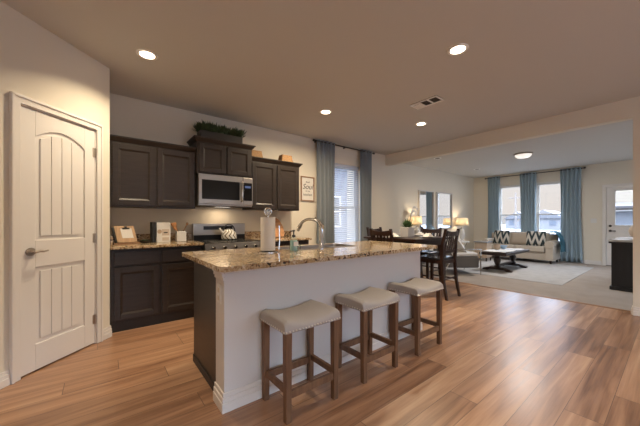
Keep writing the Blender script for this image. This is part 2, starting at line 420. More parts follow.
# daylight portals in the openings (they only guide sampling of the sky)
def portal(x, y, z, w_, h_, rot):
    d = bpy.data.lights.new('daylight_portal', 'AREA'); d.shape = 'RECTANGLE'; d.size = w_; d.size_y = h_; d.cycles.is_portal = True
    p = bpy.data.objects.new('daylight_portal', d); COL.objects.link(p); p.location = (x, y, z); p.rotation_euler = rot
for a, b in BW: portal((a+b)/2, YBACK-.14, (BZ0+BZ1)/2, b-a, BZ1-BZ0, (PI/2, 0, 0))     # faces +Y
for a, b in WIN: portal(XW+.16, (a+b)/2, (WZ0+WZ1)/2, b-a, WZ1-WZ0, (PI/2, 0, PI/2))
portal((KX0+KX1)/2, YK+.16, (KZ0+KZ1)/2, KX1-KX0, KZ1-KZ0, (PI/2, 0, PI))

# pantry door with casing
pd = thing('door_1', 'white arched-panel pantry door with lever handle', 'door', (PX, PY, 0), PI/4, None, 'structure')
c = MB(); cw = .058; ct = .02
c.box(OP0-cw, OP0+.004, -ct, 0, 0, ODZ+cw); c.box(OP1-.004, OP1+cw-.006, -ct, 0, 0, ODZ+cw); c.box(OP0-.004, OP1+.004, -ct, 0, ODZ-.004, ODZ+cw)
c.box(OP0-cw, OP0-cw+.02, -ct-.008, -ct, 0, ODZ+cw); c.box(OP1+cw-.026, OP1+cw-.006, -ct-.008, -ct, 0, ODZ+cw); c.box(OP0-cw, OP1+cw-.006, -ct-.008, -ct, ODZ+cw-.02, ODZ+cw)
c.box(OP0, OP0+.012, 0, .11, 0, ODZ); c.box(OP1-.012, OP1, 0, .11, 0, ODZ); c.box(OP0, OP1, 0, .11, ODZ-.012, ODZ)
c.build('door_casing', 'trim', pd, bevel=.004)
DX0, DX1 = OP0+.014, OP1-.014
def arch(x0, x1, zs, rise, n=12):        # points of an arch from x1 to x0
    return [(x0+(x1-x0)*(1-i/n), zs + rise*(1-(2*(i/n)-1)**2)) for i in range(n+1)]
d = MB(); zb, zt = .012, ODZ-.015
d.box(DX0, DX1, .012, .04, zb, zt)       # core
px0, px1 = DX0+.10, DX1-.10
zl0, zl1, zu0, zs, rise = .215, .82, 1.03, 1.845, .085
d.box(DX0, px0, 0, .014, zb, zt); d.box(px1, DX1, 0, .014, zb, zt)
d.box(px0, px1, 0, .014, zb, zl0); d.box(px0, px1, 0, .014, zl1, zu0)
d.prism([(px0, zt), (px0, zs)] + arch(px0, px1, zs, rise)[::-1][1:-1] + [(px1, zs), (px1, zt)], 0, .014)
slab = d.build('door_slab', 'door_white', pd, bevel=.003)
def planked(z0, z1, top=None):           # raised field of beaded boards
    q = MB(); g = .035; n = 4; x0, x1 = px0+g, px1-g; wd = (x1-x0)/n
    for i in range(n):
        a, b = x0+i*wd+.003, x0+(i+1)*wd-.003
        if top is None: q.box(a, b, .003, .013, z0+g, z1-g)
        else:
            f = lambda x: z1 - g + top*(1-(2*(x-px0)/(px1-px0)-1)**2)
            q.prism([(a, z0+g), (b, z0+g)] + [(b-(b-a)*k/4, f(b-(b-a)*k/4)) for k in range(5)], .003, .013)
    q.box(x0+.003, x1-.003, .009, .0125, z0+g, z1-g)
    return q.build('door_panel', 'door_white', slab, bevel=.003)
planked(zl0, zl1); planked(zu0, zs, rise)
hx, hz = DX0+.062, .945
h_ = MB(); h_.cyl((hx, 0, hz), (hx, -.012, hz), .031, seg=24); h_.cyl((hx, -.012, hz), (hx, -.052, hz), .011)
h_.tube([(hx-.008, -.052, hz), (hx+.03, -.054, hz+.004), (hx+.058, -.05, hz-.002), (hx+.094, -.046, hz+.003)], [.010, .010, .008, .0065], 10)
h_.build('door_handle', 'nickel', pd, smooth=True)
for z in (.24, 1.02, 1.84):
    MB().cyl((DX1+.004, -.006, z-.045), (DX1+.004, -.006, z+.045), .0075, seg=10).box(DX1-.02, DX1+.012, -.004, .001, z-.044, z+.044).build('hinge', 'nickel', pd)

# entry door (local x to the right as seen from the room, y outwards)
ed = thing('door_2', 'white entry door with a window in its upper half', 'door', (XW, DY1, 0), -PI/2, None, 'structure')
dw = DY1-DY0
c = MB(); c.box(-.06, .004, -.02, 0, 0, DZ+.06); c.box(dw-.004, dw+.06, -.02, 0, 0, DZ+.06); c.box(0, dw, -.02, 0, DZ-.004, DZ+.06)
c.box(0, .015, 0, .12, 0, DZ); c.box(dw-.015, dw, 0, .12, 0, DZ); c.box(0, dw, 0, .12, DZ-.015, DZ)
c.build('door_casing', 'trim', ed, bevel=.003)
lx0, lx1, lz0, lz1 = .17, dw-.17, 1.07, 1.99
d = MB(); d.box(.018, lx0, .03, .075, .015, DZ-.018); d.box(lx1, dw-.018, .03, .075, .015, DZ-.018); d.box(lx0, lx1, .03, .075, .015, lz0); d.box(lx0, lx1, .03, .075, lz1, DZ-.018)
for (za, zb2) in ((.18, .52), (.60, .94)):
    for a, b in ((.14, .43), (.50, .79)):
        d.box(a, b, .024, .031, za, zb2)
d.build('door_slab', 'door_white', ed, bevel=.003)
d = MB(); d.box(lx0-.02, lx0+.012, .022, .03, lz0-.02, lz1+.02); d.box(lx1-.012, lx1+.02, .022, .03, lz0-.02, lz1+.02); d.box(lx0, lx1, .022, .03, lz0-.02, lz0+.012); d.box(lx0, lx1, .022, .03, lz1-.012, lz1+.02)
lf = d.build('window_frame', 'white', ed, bevel=.003)
MB().box(lx0, lx1, .05, .054, lz0, lz1).build('glass_pane', 'pane', lf)
MB().box(0, dw, .0, .13, 0, .018).build('threshold', 'rod_metal', ed)
MB().cyl((.085, .03, 1.06), (.085, .005, 1.06), .03).build('deadbolt', 'rod_metal', ed)
MB().cyl((.085, .03, .93), (.085, .01, .93), .03).tube([(.085, .0, .93), (.085, -.02, .93), (.19, -.02, .93)], .01, 8).build('door_handle', 'rod_metal', ed)

# ================================================================== OUTDOORS
struct(MB().box(-60, 160, -60, 160, -.42, -.32).build('ground', 'ground'), 'pale ground outdoors', 'ground')
struct(MB().box(2.2, 5.3, YK+.14, YK+.75, 2.62, 2.72).build('sky_block_eave', 'trim'), 'added white eave blocking high sky outside the kitchen window', 'eave')  # unseen overhang, added to keep high sky light off the blind
nh = thing('neighbour_house', 'pale lap-sided house wall close outside the kitchen window', 'house', (5.5, 9.0, -.32))
MB().box(-3.5, 9, 0, 5, 0, 4.0).build('wall', 'siding', nh)
MB().prism([(-4, 4.0), (9.5, 4.0), (2.75, 6.0)], -.4, 5.4).build('roof', 'roof_gray', nh)
for x in (1.6, 6.0):
    q = MB(); q.box(x-.06, x+1.06, -.04, .02, 1.25, 1.33); q.box(x-.06, x+1.06, -.04, .02, 2.5, 2.58); q.box(x-.06, x+.02, -.04, .02, 1.3, 2.5); q.box(x+.98, x+1.06, -.04, .02, 1.3, 2.5); q.box(x, x+1, -.03, .02, 1.88, 1.94)
    f = q.build('window', 'white', nh); MB().box(x, x+1, -.015, .01, 1.3, 2.5).build('pane', 'far_window', f)
ch = thing('cream_house', 'cream-sided house with grey porch seen through the entry door', 'house', (24, -1.6, -.32))
MB().box(0, 8, 0, 4.6, 0, 5).build('wall', 'siding_cream', ch)
MB().prism([(-.4, 5), (5.0, 5), (2.3, 7.4)], -.4, 8.4, axis='x').build('roof', 'roof_gray', ch)
MB().hexa([(-.9, .0, 2.25), (0, .0, 2.25), (0, 4.6, 2.25), (-.9, 4.6, 2.25)], [(-1, -.1, 2.36), (0, -.1, 2.6), (0, 4.7, 2.6), (-1, 4.7, 2.36)]).build('porch_roof', 'roof_gray', ch)
for y in (.2, 2.3, 4.4): MB().box(-.85, -.72, y-.07, y+.07, 0, 2.3).build('porch_post', 'white', ch)
for y in (.7, 3.0):
    q = MB(); q.box(-.04, .01, y-.06, y+1.0, .95, 1.02); q.box(-.04, .01, y-.06, y+1.0, 2.1, 2.17); q.box(-.04, .01, y-.06, y, 1, 2.1); q.box(-.04, .01, y+.94, y+1, 1, 2.1)
    f = q.build('window', 'white', ch); MB().box(-.02, .01, y, y+.94, 1, 2.1).build('pane', 'far_window', f)
HOUSES = [(62, 24.5, 9, 'dark-roofed house far off, leftmost through the left window'), (66, 17.8, 7, 'grey-roofed house far off behind the utility pole'), (60, 11.5, 9, 'grey house far off in the right living room window'), (72, 1.2, 9, 'grey house far off, rightmost of the distant row')]
for (x, y, wd, lb) in HOUSES:
    t = thing('distant_house', lb, 'house', (x, y, -.32), 0, 'houses beyond the living room windows')
    MB().box(0, 8, 0, wd*.6, 0, 2.0).build('wall', 'far_wall', t)
    MB().prism([(-.3, 2.0), (wd*.6+.3, 2.0), (wd*.31, 3.5)], -.3, 8.3, axis='x').build('roof', 'roof_gray', t)
    for k in (.12, .38): MB().box(-.05, .01, wd*k, wd*k+.9, .8, 1.7).build('window', 'far_window', t)
up = thing('utility_pole', 'tall utility pole seen through the left living room window', 'pole', (48, 14.7, -.32))
MB().cyl((0, 0, 0), (0, 0, 5.7), .13, .09, seg=10).build('post', 'pole', up); MB().box(-.05, .05, -.9, .9, 4.9, 5.03).build('crossarm', 'pole', up)
fn = thing('yard_fence', 'low pale rail fence outside the living room windows', 'fence', (26, 2.5, -.32))
q = MB(); [q.box(-.02, .02, 2, 14, z, z+.1) for z in (.35, .75)]; q.build('rail', 'white', fn)
for k in range(7): MB().box(-.05, .05, 2+k*2-.05, 2+k*2+.05, 0, .95).build('post', 'white', fn)

# ================================================================== CEILING LAMPS
def can_light(loc, label, power=1.0, beam=150):
    lit = power > 0
    r = thing('recessed_light', label, 'ceiling light', loc, 0, 'recessed ceiling lights')
    MB().lathe([(.058, .0), (.064, -.006), (.086, -.006), (.090, 0)], seg=32, cap0=False, cap1=False).build('trim_ring', 'can_trim', r, smooth=True)
    MB().lathe([(.060, -.0015), (.060, -.004)], seg=32).build('lens', 'can_lens' if lit else 'can_off', r)
    if lit:
        d = bpy.data.lights.new('recessed_lamp', 'AREA'); d.shape = 'DISK'; d.size = .12; d.energy = CAN_W*power; d.color = WARM; d.spread = math.radians(beam)
        l = bpy.data.objects.new('recessed_lamp', d); COL.objects.link(l); l.parent = r; l.location = (0, 0, -.012)
    return r
can_light((.34, 3.06, H), 'lit recessed ceiling light above the aisle near the pantry door', .78, 128)
can_light((2.55, 1.23, H), 'lit recessed ceiling light in front of the island, nearest the camera', .65, 140)
can_light((2.52, 3.09, H), 'lit recessed ceiling light over the aisle beside the kitchen window', 1.7, 165)
can_light((4.03, 2.53, H), 'lit recessed ceiling light beyond the air vent over the dining table')
can_light((-.35, .80, H), 'lit recessed ceiling light above the camera, out of frame', .4)
can_light((.6, -1.6, H), 'added recessed ceiling light behind the camera, out of frame', .4)  # extra unseen can, added to light the room from behind
can_light((6.55, 3.66, H), 'unlit recessed ceiling light over the console by the mirrors', 0)
can_light((8.85, 3.70, H), 'unlit recessed ceiling light in the far corner of the living room', 0)
dm = thing('dome_light', 'white glass dome light lit on the living room ceiling', 'ceiling light', (7.67, 2.2, H))
MB().lathe([(.18, 0), (.185, -.02), (.168, -.03)], seg=36, cap1=False).build('rim', 'nickel', dm, smooth=True)
MB().lathe([(.164, -.022), (.152, -.055), (.12, -.085), (.06, -.10), (.004, -.104)], seg=36).build('glass_bowl', 'dome_glass', dm, smooth=True)
d = bpy.data.lights.new('dome_lamp', 'AREA'); d.shape = 'DISK'; d.size = .3; d.energy = DOME_W; d.color = (1, .97, .94); d.spread = PI
l = bpy.data.objects.new('dome_lamp', d); COL.objects.link(l); l.parent = dm; l.location = (0, 0, -.115)
vt = thing('air_vent', 'white ceiling air vent with dark louvres', 'vent', (3.36, 2.03, H), math.radians(0))
q = MB(); q.box(-.10, .10, -.19, .19, -.004, 0)
q.build('backing', 'vent_dark', vt)
q = MB(); q.box(-.10, -.075, -.19, .19, -.012, 0); q.box(.075, .10, -.19, .19, -.012, 0)
for a in (-.19, -.065, .05, .168): q.box(-.10, .10, a, a+.022, -.012, 0)
q.build('frame', 'can_trim', vt, bevel=.002)
q = MB()
for k in range(6): q.hexa([(-.07+k*.024, -.17, -.009), (-.066+k*.024, -.17, -.009), (-.066+k*.024, .17, -.009), (-.07+k*.024, .17, -.009)], [(-.06+k*.024, -.17, -.003), (-.056+k*.024, -.17, -.003), (-.056+k*.024, .17, -.003), (-.06+k*.024, .17, -.003)])
q.build('louvre', 'can_off', vt)
q = MB()
for k in range(5): q.box(-.072+k*.03, -.052+k*.03, .075, .165, -.011, -.005)
q.build('damper', 'can_trim', vt)

# ================================================================== KITCHEN CABINETS
def panel_door(name, parent, x0, x1, y, z0, z1, m='espresso', st=.058):   # front faces -y at y
    q = MB(); q.box(x0, x0+st, y, y+.02, z0, z1); q.box(x1-st, x1, y, y+.02, z0, z1); q.box(x0+st, x1-st, y, y+.02, z0, z0+st); q.box(x0+st, x1-st, y, y+.02, z1-st, z1)
    q.box(x0+st-.002, x1-st+.002, y+.014, y+.02, z0+st-.002, z1-st+.002)
    # sloped sticking around the panel
    a, b, c_, d_ = x0+st, x1-st, z0+st, z1-st; k = .018
    for (p0, p1, q0, q1) in (((a, c_), (b, c_), (a+k, c_+k), (b-k, c_+k)), ((b, c_), (b, d_), (b-k, c_+k), (b-k, d_-k)), ((b, d_), (a, d_), (b-k, d_-k), (a+k, d_-k)), ((a, d_), (a, c_), (a+k, d_-k), (a+k, c_+k))):
        vs = [q.bm.verts.new(v) for v in ((p0[0], y+.003, p0[1]), (p1[0], y+.003, p1[1]), (q1[0], y+.0135, q1[1]), (q0[0], y+.0135, q0[1]))]
        q.bm.faces.new(vs)
    return q.build(name, m, parent, bevel=.004)
def crown(parent, x0, x1, y0, y1, z, h=.06, out=.045, left=True, right=True):
    a = x0-(out if left else 0); b = x1+(out if right else 0)
    q = MB()
    q.hexa([(x0-.004*left, y0-.004, z), (x1+.004*right, y0-.004, z), (x1+.004*right, y1, z), (x0-.004*left, y1, z)], [(a+.006*left, y0-out+.006, z+h*.75), (b-.006*right, y0-out+.006, z+h*.75), (b-.006*right, y1, z+h*.75), (a+.006*left, y1, z+h*.75)])
    q.box(a, b, y0-out, y1, z+h*.75, z+h)
    return q.build('crown_moulding', 'espresso', parent, bevel=.003)
def wall_cabinet(x0, x1, yf, z0, z1, label, crown_kw, doors=2):
    r = thing('wall_cabinet', label, 'cabinet', (x0, YK, z0), 0, 'espresso kitchen cabinets'); w_ = x1-x0; h = z1-z0; y0 = yf-YK
    MB().box(0, w_, y0+.02, -.002, 0, h).build('body', 'espresso', r, bevel=.002)
    g = .022; dw_ = (w_-3*g)/2 if doors == 2 else w_-2*g
    for i in range(doors): panel_door('door', r, g+i*(dw_+g), g+i*(dw_+g)+dw_, y0, .022, h-.022)
    crown(r, 0, w_, y0+.02, -.002, h, **crown_kw)
    return r
wall_cabinet(.078, .985, 3.92, 1.35, 2.092, 'long dark espresso wall cabinet beside the pantry wall', dict(left=False, right=False))
wall_cabinet(.990, 1.755, 3.86, 1.815, 2.235, 'short raised espresso wall cabinet above the microwave', dict())
wall_cabinet(1.760, 2.635, 3.92, 1.36, 2.092, 'dark espresso wall cabinet right of the microwave', dict(left=False))
def base_cabinet(x0, x1, label):
    r = thing('base_cabinet', label, 'cabinet', (x0, YK, 0), 0, 'espresso kitchen cabinets'); w_ = x1-x0; y0 = 3.65-YK
    MB().box(0, w_, y0+.02, -.002, .10, .882).build('body', 'espresso', r, bevel=.002)
    MB().box(0, w_, y0+.035, -.002, 0, .10).build('toe_kick', 'espresso_dark', r)
    g = .03; dw_ = (w_-3*g)/2
    for i in range(2):
        a = g+i*(dw_+g)
        MB().box(a, a+dw_, y0, y0+.02, .71, .855).build('drawer', 'espresso', r, bevel=.004)
        panel_door('door', r, a, a+dw_, y0, .125, .685)
    return r
base_cabinet(.078, 1.00, 'dark espresso base cabinet beside the pantry wall')
base_cabinet(1.775, 2.64, 'dark espresso base cabinet right of the range, behind the island')
def counter(x0, x1, label, side=False):
    r = thing('countertop', label, 'countertop', (x0, YK, .884), 0, 'granite countertops'); w_ = x1-x0
    MB().box(0, w_, 3.615-YK, -.002, 0, .032).build('slab', 'granite', r, bevel=.006)
    q = MB().box(0, w_, -.022, -.002, .032, .135)
    if side: q.box(0, .02, -.6, -.022, .032, .135)
    q.build('backsplash', 'granite', r, bevel=.003)
counter(.076, 1.005, 'granite countertop left of the range with books and utensils', True)
counter(1.775, 2.66, 'granite countertop right of the range behind the paper towels')

# range
rg = thing('range', 'stainless range with black glass cooktop between the counters', 'range', (1.01, YK, 0)); w_ = .76
MB().box(0, w_, -.62, -.01, .02, .90).build('body', 'steel', rg, bevel=.004)
MB().box(.0, w_, -.65, -.085, .90, .918).build('cooktop', 'black_glass', rg, bevel=.004)
q = MB(); q.hexa([(0, -.675, .80), (w_, -.675, .80), (w_, -.62, .80), (0, -.62, .80)], [(0, -.65, .905), (w_, -.65, .905), (w_, -.62, .905), (0, -.62, .905)])
cp = q.build('control_panel', 'steel_dark', rg, bevel=.004)
for k in range(5): MB().cyl((.10+k*.14, -.665, .852), (.10+k*.14, -.70, .846), .022, .018, 16).build('knob', 'chrome', cp, smooth=True)
MB().box(.02, w_-.02, -.665, -.62, .20, .78).build('oven_door', 'black_glass', rg, bevel=.006)
MB().tube([(.06, -.665, .73), (.06, -.71, .73), (w_-.06, -.71, .73), (w_-.06, -.665, .73)], .011, 10).build('oven_handle', 'steel', rg, smooth=True)
MB().box(.02, w_-.02, -.66, -.62, .04, .18).build('drawer', 'steel', rg, bevel=.006)
MB().box(0, w_, -.085, -.012, .90, 1.15).build('backguard', 'steel', rg, bevel=.006)
q = MB(); q.box(.005, w_-.005, -.09, -.08, .918, .985); q.build('backguard_strip', 'black_glass', rg)
q = MB(); q.box(.14, .56, -.089, -.08, 1.06, 1.112); q.build('clock_display', 'black_glass', rg)
for (x, y) in ((.2, -.5), (.56, -.5), (.2, -.24), (.56, -.24)):
    MB().lathe([(.095, 0), (.098, .0008), (.085, .0008), (.084, 0)], c=(x, y, .9182), seg=28, cap0=False, cap1=False).build('burner_ring', 'vent_dark', rg)

# microwave
mw = thing('microwave', 'stainless over-the-range microwave with black glass door', 'microwave', (1.000, YK, 1.392)); w_ = .752; h = .418
MB().box(0, w_, -.385, -.003, 0, h).build('body', 'steel', mw, bevel=.004)
MB().box(0, w_*.80, -.41, -.386, .02, h).build('door', 'steel', mw, bevel=.006)
MB().box(.04, w_*.80-.05, -.416, -.409, .085, h-.075).build('door_glass', 'black_glass', mw, bevel=.004)
MB().tube([(w_*.80-.022, -.41, .07), (w_*.80-.022, -.445, .09), (w_*.80-.022, -.455, .21), (w_*.80-.022, -.445, .33), (w_*.80-.022, -.41, .35)], .016, 12).build('door_handle', 'chrome', mw, smooth=True)
MB().box(w_*.805, w_, -.41, -.386, .02, h).build('control_panel', 'steel', mw, bevel=.006)
MB().box(w_*.815, w_-.012, -.4155, -.409, .085, h-.075).build('keypad', 'black_glass', mw, bevel=.003)
mat('display_blue', (.02, .03, .08), .4, emit=(.35, .5, 1), es=.12)
MB().box(w_*.84, w_-.035, -.4165, -.4145, h-.15, h-.12).build('clock_display', 'display_blue', mw)
q = MB(); q.box(.02, w_-.02, -.38, -.05, -.006, 0); q.build('vent_grille', 'vent_dark', mw)
MB().box(.28, .48, -.25, -.15, -.0085, -.006).build('lamp_lens', 'dome_glass', mw)
d = bpy.data.lights.new('cooktop_lamp', 'AREA'); d.size = .2; d.size_y = .1; d.shape = 'RECTANGLE'; d.energy = .9; d.color = (1, .76, .5)
l = bpy.data.objects.new('cooktop_lamp', d); COL.objects.link(l); l.parent = mw; l.location = (.38, -.2, -.014)

# things on top of the cabinets
pb = thing('planter_box', 'dark planter box of greenery on top of the microwave cabinet', 'planter', (1.325, 3.97, 2.2955))
MB().box(-.29, .29, -.09, .09, 0, .10).build('box', 'planter_dark', pb, bevel=.004)
q = MB()
for i in range(2200):
    x = random.uniform(-.29, .29); y = random.uniform(-.09, .09); a = random.uniform(0, 2*PI); L = random.uniform(.06, .135); out = random.uniform(.01, .07)
    if abs(x) > .25: out += .03
    p = Vector((x*.95, y*.9, .085 + random.uniform(0, .03))); dr = Vector((math.cos(a)*out*.8 + x*.12, math.sin(a)*out + y*.4, L*random.uniform(.55, 1))); sd = Vector((-math.sin(a), math.cos(a), 0)  )*.013
    mid = p + dr*.6
    vs = [q.bm.verts.new(v) for v in (p, mid+sd, p+dr, mid-sd)]; q.bm.faces.new(vs)
q.build('foliage', 'leaf', pb)
def basket(loc, sx, label):
    r = thing('woven_basket', label, 'basket', loc, 0, 'baskets on top of the cabinets')
    q = MB(); q.taper(0, 0, 0, .11, .24*sx, .16, .20*sx, .12)
    q.build('body', 'wicker', r, bevel=.01)
    q = MB(); q.box(-.125*sx, .125*sx, -.085, .085, 0, .018); q.box(-.10*sx, .10*sx, -.06, .06, .10, .122); q.build('rim', 'wicker', r, bevel=.006)
basket((1.895, 4.06, 2.1525), .85, 'woven tan basket half hidden behind the microwave cabinet')
basket((2.42, 4.03, 2.1525), .92, 'woven tan basket in plain view on the right wall cabinet')

# things on the left counter
ZC = .9165
es = thing('tablet_easel', 'wooden clipboard easel with a clipped paper, next to the pantry wall', 'easel', (.25, 4.02, ZC), math.radians(8))
def lean(y, z, a=.30): return (0, y*math.cos(a)-0+z*math.sin(a), 0)
def slab_lean(x0, x1, z0, z1, t, off, a=.30):
    q = MB(); n = Vector((0, -math.cos(a), math.sin(a))); u = Vector((0, math.sin(a), math.cos(a)))
    P = lambda x, z, k: Vector(((x-.17*z)*.80, 0, .014)) + u*z*.92 + n*k
    q.hexa([P(x0, z0, off+t), P(x1, z0, off+t), P(x1, z0, off), P(x0, z0, off)], [P(x0, z1, off+t), P(x1, z1, off+t), P(x1, z1, off), P(x0, z1, off)])
    return q
slab_lean(-.125, .125, 0, .22, .012, 0).build('board', 'wood_light', es, bevel=.004)
slab_lean(-.055, .085, .055, .185, .003, .0125).build('paper', 'paper', es)
slab_lean(-.03, .06, .172, .19, .010, .0155).build('clip', 'black', es, bevel=.003)
slab_lean(.0, .03, .188, .212, .006, .0155).build('clip_lever', 'black', es, bevel=.003)
slab_lean(-.155, -.128, 0, .20, .03, -.012).build('side_frame', 'black', es, bevel=.004)
MB().box(-.14, .13, -.035, .03, 0, .012).build('ledge', 'wood_mid', es, bevel=.003)
MB().box(-.012, .012, .06, .10, 0, .012).tube([(0, .085, .006), (0, .052, .15)], .006, 6).build('back_leg', 'black', es)
bw = thing('bowl', 'small dark round bowl on the left counter', 'bowl', (.425, 4.02, ZC))
MB().lathe([(.03, 0), (.052, .012), (.060, .032), (.056, .032), (.048, .014), (.01, .007)], seg=24, cap1=True).build('dish', 'planter_dark', bw, smooth=True)
q = MB()
for i in range(7): q.ball((.026*math.cos(i), .026*math.sin(i), .027), .014, u=8, v=6)
q.build('contents', 'leaf', bw, smooth=True)
def book(x0, x1, y0, y1, hgt, cm, label):
    r = thing('cookbook', label, 'book', (x0, y0, ZC)); w_ = x1-x0; d_ = y1-y0
    q = MB(); q.box(0, w_, 0, .004, 0, hgt) if w_ > d_ else q.box(0, .004, 0, d_, 0, hgt)
    if w_ > d_: q.box(0, w_, d_-.004, d_, 0, hgt); q.box(0, .005, 0, d_, 0, hgt)
    else: q.box(w_-.004, w_, 0, d_, 0, hgt); q.box(0, w_, 0, .006, 0, hgt)
    q.build('cover', cm, r, bevel=.0015)
    q = MB()
    if w_ > d_: q.box(.005, w_-.004, .004, d_-.004, .003, hgt-.004)
    else: q.box(.004, w_-.004, .006, d_-.004, .003, hgt-.004)
    q.build('pages', 'cream_paper', r)
    return r
book(.497, .540, 4.01, 4.19, .255, 'book_black', 'black-spined cookbook standing left of the white book')
wbk = book(.548, .705, 4.03, 4.07, .25, 'white', 'white cookbook standing with its cover to the room')
o = MB().lathe([(.026, 0), (.026, .002)], seg=20).build('cover_print', 'pot_tan', wbk, loc=(.034, -.0002, .135)); o.rotation_euler = (PI/2, 0, 0)
MB().box(.062, .145, -.0018, .001, .085, .165).box(.065, .14, -.0018, .001, .02, .06).build('cover_photo', 'napkin', wbk)
MB().box(.08, .125, -.0028, -.001, .115, .128).build('cover_title', 'ink', wbk)
cr_ = thing('utensil_crock', 'square white crock on the left counter beside the range', 'crock', (.832, 4.05, ZC))
q = MB(); q.box(-.055, .055, -.055, -.045, 0, .135); q.box(-.055, .055, .045, .055, 0, .135); q.box(-.055, -.045, -.045, .045, 0, .135); q.box(.045, .055, -.045, .045, 0, .135); q.box(-.05, .05, -.05, .05, 0, .012)
q.build('body', 'ceramic', cr_, bevel=.005)
tag(MB().tube([(.02, 0, .02), (-.055, .0, .165)], .006, 8).hexa([(-.045, -.004, .15), (-.06, .004, .15), (-.075, .006, .15), (-.06, -.006, .15)], [(-.055, -.005, .25), (-.07, .005, .25), (-.125, .006, .235), (-.11, -.006, .235)]).build('wooden_spatula', 'wood_orange', None, loc=(.832, 4.05, ZC)), 'wooden spatula leaning left in the white crock', 'utensil')
tag(MB().tube([(-.02, .01, .02), (.05, .01, .17), (.075, .01, .225)], [.005, .006, .008], 8).ball((.08, .01, .232), .016, 1, .5, 1.4).build('wooden_spoon', 'wood_mid', None, smooth=True, loc=(.832, 4.05, ZC)), 'wooden spoon leaning right in the white crock', 'utensil')

# kettle with bold stripes
def kettle_mat():
    m = mat('kettle_enamel', (.6, .6, .6), .2); n, l, b = nodes_of(m)
    t = n.new('ShaderNodeTexCoord'); s = n.new('ShaderNodeSeparateXYZ'); l.new(t.outputs['Object'], s.inputs[0])
    at = math_node(n, 'ARCTAN2'); l.new(s.outputs['Y'], at.inputs[0]); l.new(s.outputs['X'], at.inputs[1])
    pz = math_node(n, 'PINGPONG', None, .06); l.new(s.outputs['Z'], pz.inputs[0])
    k2 = math_node(n, 'MULTIPLY_ADD', None, 9.0); l.new(pz.outputs[0], k2.inputs[0]); l.new(at.outputs[0], k2.inputs[2])
    mu = math_node(n, 'MULTIPLY', None, 1.75); l.new(k2.outputs[0], mu.inputs[0]); fr = math_node(n, 'FRACT'); l.new(mu.outputs[0], fr.inputs[0])
    r = n.new('ShaderNodeValToRGB'); r.color_ramp.interpolation = 'CONSTANT'; el = r.color_ramp.elements
    el[0].color = (.66, .64, .60, 1); el[1].position = .45; el[1].color = (.02, .02, .02, 1); q = el.new(.7); q.color = (.45, .30, .10, 1); q = el.new(.8); q.color = (.66, .64, .60, 1)
    l.new(fr.outputs[0], r.inputs[0]); l.new(r.outputs[0], b.inputs['Base Color'])
kettle_mat()
kt = thing('kettle', 'white kettle with black zigzag stripes on the cooktop', 'kettle', (1.455, 3.99, .9195))
MB().lathe([(.085, 0), (.105, .012), (.108, .05), (.09, .10), (.06, .135), (.045, .145)], seg=32).build('body', 'kettle_enamel', kt, smooth=True)
MB().lathe([(.046, .143), (.042, .152), (.012, .158), (.012, .168), (.015, .178), (.004, .184)], seg=20).build('lid', 'black', kt, smooth=True)
MB().tube([(-.07, 0, .09), (-.115, 0, .125), (-.135, 0, .165)], [.024, .015, .012], 12).build('spout', 'ceramic', kt, smooth=True)
MB().tube([(.085*math.cos(a), 0, .115+.105*math.sin(a)) for a in [k*PI/12 for k in range(13)]], .009, 8).build('handle', 'black', kt, smooth=True)

# teardrop cutting board leaning on the backsplash, right counter
cb = thing('cutting_board', 'rounded orange-brown wooden board leaning behind the paper towels', 'cutting board', (2.31, 4.09, .9165))
q = MB(); a = .30; pts = [(-.13+.03, 0), (.10, 0), (.13, .04), (.125, .17), (.085, .27), (.03, .33), (-.03, .33), (-.085, .27), (-.125, .17), (-.13, .04)]
u = Vector((0, math.sin(a), math.cos(a))); n_ = Vector((0, -math.cos(a), math.sin(a)))
A = [q.bm.verts.new(Vector((x, 0, 0.004))+u*z) for x, z in pts]; Bv = [q.bm.verts.new(Vector((x, 0, .004))+u*z+n_*.014) for x, z in pts]
q.bm.faces.new(A); q.bm.faces.new(Bv[::-1])
for i in range(len(pts)): q.bm.faces.new([A[i], Bv[i], Bv[(i+1) % len(pts)], A[(i+1) % len(pts)]])
q.build('board', 'wood_orange', cb, bevel=.004)

# framed kitchen sign
sg = thing('wall_sign', 'wood-framed white sign with black lettering left of the curtain', 'sign', (2.87, YK-.003, 1.555)); sw, sh_ = .305, .455
q = MB(); f = .02; q.box(0, f, -.022, 0, 0, sh_); q.box(sw-f, sw, -.022, 0, 0, sh_); q.box(f, sw-f, -.022, 0, 0, f); q.box(f, sw-f, -.022, 0, sh_-f, sh_)
q.build('frame', 'wood_mid', sg, bevel=.002)
MB().box(f, sw-f, -.010, -.002, f, sh_-f).build('board', 'paper', sg)
def text_mesh(txt, size, m, parent, loc, rot, shear=0):
    cu = bpy.data.curves.new('txt', 'FONT'); cu.body = txt; cu.size = size; cu.align_x = 'CENTER'; cu.extrude = .0006; cu.shear = shear
    to = bpy.data.objects.new('txt', cu); COL.objects.link(to)
    dg = bpy.context.evaluated_depsgraph_get(); me = bpy.data.meshes.new_from_object(to.evaluated_get(dg)); bpy.data.objects.remove(to)
    me.materials.clear(); me.materials.append(M[m]); o = bpy.data.objects.new('lettering', me); COL.objects.link(o); o.parent = parent; o.location = loc; o.rotation_euler = rot
    return o
text_mesh('food', .045, 'ink', sg, (sw/2, -.0115, .34), (PI/2, 0, 0), .2)
text_mesh('Soul', .135, 'ink', sg, (sw/2, -.0115, .225), (PI/2, 0, 0), .3)
text_mesh('for the', .036, 'ink', sg, (sw/2, -.0115, .175), (PI/2, 0, 0), .2)
text_mesh('kitchen', .066, 'ink', sg, (sw/2, -.0115, .10), (PI/2, 0, 0), .1)

